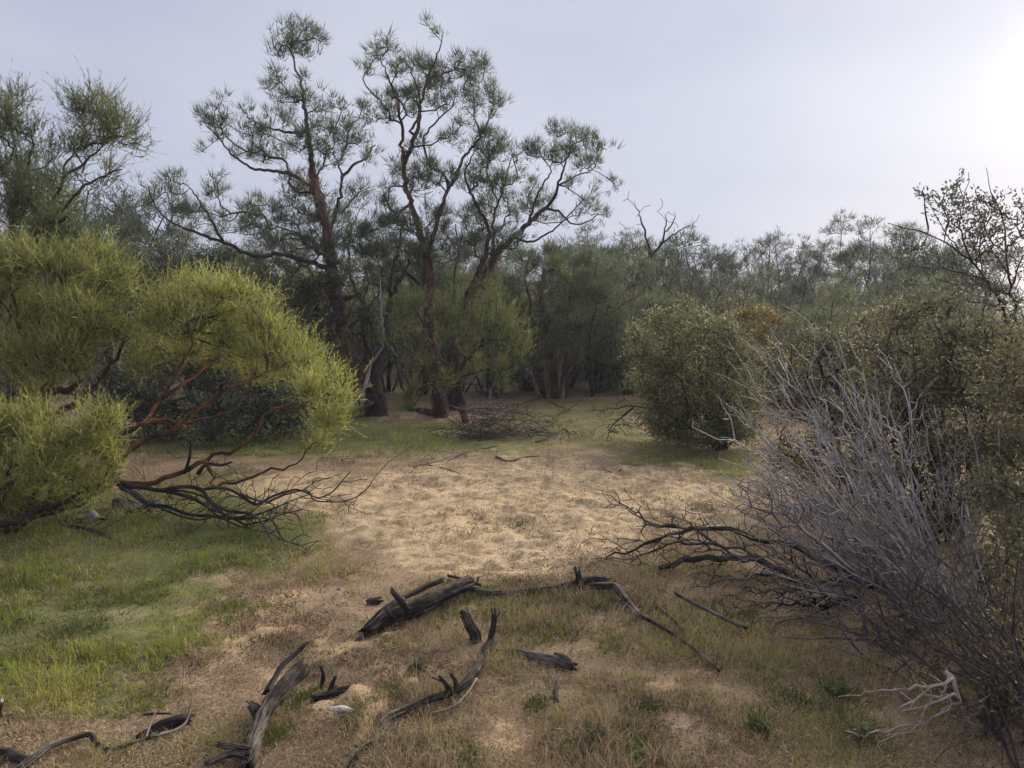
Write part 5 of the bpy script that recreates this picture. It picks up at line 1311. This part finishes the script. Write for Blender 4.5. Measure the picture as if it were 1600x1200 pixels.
def build_grass():
    right = lambda u, v: ell(u, v, [(1250, 1040, 260, 160), (1100, 980, 160, 80), (900, 960, 170, 40), (720, 960, 130, 50)])
    grass("green_grass", "short green grass growing over the left side and the clearing edges", 300000,
          lambda s, g, m, b, x, y, u, v: g * 1.2 + m * 0.2 + 0.30 * right(u, v) * (1 - s) + 0.05 * (1 - s) + 0.02 * s, 0.046, 0.0040, 0.6,
          [(0.13, 0.175, 0.034), (0.20, 0.245, 0.048), (0.30, 0.325, 0.070), (0.42, 0.38, 0.12)], 'grass', clumpy=0.55)
    grass("moss_turf", "pale yellow-green short turf behind the sand", 70000,
          lambda s, g, m, b, x, y, u, v: m * 0.9 + g * 0.1, 0.030, 0.004, 0.7, [(0.13, 0.13, 0.05), (0.20, 0.195, 0.07), (0.27, 0.24, 0.10)], 'grass', clumpy=0.4)
    grass("dry_grass", "thin dry straw-brown grass covering the foreground", 420000,
          lambda s, g, m, b, x, y, u, v: np.clip(0.44 - 0.36 * g - 0.2 * m - 0.36 * s - 0.32 * b + 0.3 * right(u, v), 0.07, 1), 0.058, 0.0027, 0.85,
          [(0.21, 0.145, 0.098), (0.38, 0.27, 0.175), (0.54, 0.415, 0.265), (0.41, 0.33, 0.18), (0.31, 0.28, 0.13)], 'dry', clumpy=0.85)
    grass("leaf_litter", "brown and grey leaf litter and twig bits scattered on the soil", 330000,
          lambda s, g, m, b, x, y, u, v: np.clip(0.8 - 0.4 * g - 0.50 * s - 0.25 * b, 0.12, 1), 0.026, 0.0050, 0.0,
          [(0.09, 0.062, 0.046), (0.19, 0.125, 0.085), (0.33, 0.23, 0.155), (0.50, 0.37, 0.25)], 'dry', "litter", clumpy=0.55, flat=True)
    # single tufts of fresh green
    T = [(735, 935, 46), (700, 960, 26), (852, 962, 60), (820, 985, 34), (880, 985, 30), (590, 985, 24), (660, 950, 22), (770, 950, 40), (612, 1092, 18), (560, 1122, 22), (985, 1175, 34), (990, 1150, 20), (1182, 1132, 26), (1240, 1100, 30),
         (1300, 1090, 40), (1330, 1150, 34), (700, 1170, 26), (730, 1190, 20), (640, 1165, 16), (1110, 795, 16), (815, 822, 12), (960, 1010, 22), (470, 1092, 18), (430, 1150, 18), (230, 1090, 34), (120, 985, 30),
         (1120, 960, 40), (1170, 970, 30), (840, 1105, 14), (1010, 1110, 18), (590, 1140, 14), (1060, 1000, 26), (950, 930, 26)]
    lo = rng.integers(0, 3, len(T)); G0 = Geo()
    for i, (px, py, r) in enumerate(T):
        c = G(px, py); s = c[1] / F * r; m = int(60 + 260 * min(1, r / 40))
        o = rng.standard_normal((m, 2)) * np.array([s * 0.75, s * 1.3])
        P = np.column_stack([c[0] + o[:, 0], c[1] + o[:, 1], 0 * o[:, 0]]); P[:, 2] = surf(P[:, 0], P[:, 1])
        D = nrmz(np.column_stack([o * 3, np.full(m, 0.7)]) + rng.standard_normal((m, 3)) * 0.2)
        g = G0
        cl = [[(0.065, 0.095, 0.02), (0.12, 0.155, 0.03)], [(0.09, 0.12, 0.026), (0.17, 0.19, 0.045)], [(0.055, 0.075, 0.026), (0.10, 0.125, 0.05)]][lo[i]]
        blades(g, P, D, 2, 0.036 + 0.012 * (r > 30), 0.0040, 0.45, 0.010, cl, quad=False)
    tag(obj("fresh_grass", G0.mesh("fresh_grass", smooth=False, grain=False), M['grass']), "fresh green grass tufts dotted between the logs and on the sand", "grass", kind="stuff")
def build_herbs():
    H = [(985, 1178, 0.06, (0.19, 0.23, 0.09), "bright lime-green seedling in the dry grass at bottom centre right"), (1182, 1138, 0.05, (0.17, 0.20, 0.085), "small bright green herb left of the bleached twigs"),
         (1310, 1092, 0.10, (0.17, 0.185, 0.10), "dark green bushy herb above the bleached twigs"), (1345, 1160, 0.075, (0.18, 0.195, 0.105), "dark green low herb beside the bleached twigs' lower fork"),
         (930, 1165, 0.09, (0.13, 0.14, 0.075), "grey-green low herb on sandy soil at bottom centre right"), (655, 1048, 0.035, (0.15, 0.17, 0.085), "tiny green herb between the split log and the curved branch")]
    for px, py, sz, col, lab in H:
        c = G(px, py); c[2] = surf(c[0], c[1]); n = 26
        root = tag(obj("green_herb", None, None, None, c), lab, "herb")
        a = rng.random(n) * 6.28; el = rng.uniform(0.35, 1.4, n)
        e = c + np.stack([np.cos(a) * np.cos(el), np.sin(a) * np.cos(el), np.sin(el)], 1) * (sz * (0.6 + 0.5 * rng.random(n)))[:, None]
        g = Geo(); segs(g, np.repeat(c[None], n, 0), e, np.full(n, 0.0014), np.full(n, 0.0009), np.array(col) * 0.8)
        tag(obj("stems", g.mesh("stems", c), M['grass'], root), kind="stuff")
        f = rng.random((n, 5, 1)); C = (c + (e - c)[:, None] * (0.35 + 0.65 * f)).reshape(-1, 3)
        g = Geo(); blades(g, C, nrmz(np.repeat(e - c, 5, 0)) * 0.8, 3, 0.022, 0.008, 0.6, 0.004, [np.array(col) * 0.75, np.array(col) * 1.25], quad=True)
        tag(obj("leaves", g.mesh("leaves", c, smooth=False, grain=False), M['grass'], root), kind="stuff")
build_grass()
build_herbs()

# ------------------------------------------------------------------ thin morning haze
def build_haze():
    x0, x1, y0, y1, z0, z1 = -410, 410, -70, 815, -1.4, 7.6
    V = np.array([[x, y, z] for z in (z0, z1) for y in (y0, y1) for x in (x0, x1)], float)
    q = [[0, 2, 3, 1], [4, 5, 7, 6], [0, 1, 5, 4], [2, 6, 7, 3], [0, 4, 6, 2], [1, 3, 7, 5]]
    g = Geo(); g.add(V, None, q)
    m, nt, out = new_mat("haze")
    pv = nt.nodes.new("ShaderNodeVolumePrincipled")
    pv.inputs["Color"].default_value = (0.86, 0.90, 1.0, 1)
    pv.inputs["Density"].default_value = 0.0014
    pv.inputs["Anisotropy"].default_value = 0.1
    nt.links.new(pv.outputs[0], out.inputs["Volume"])
    tag(obj("haze", g.mesh("haze", smooth=False, colour=False, grain=False), m), "thin pale haze in the air", kind="stuff")
build_haze()
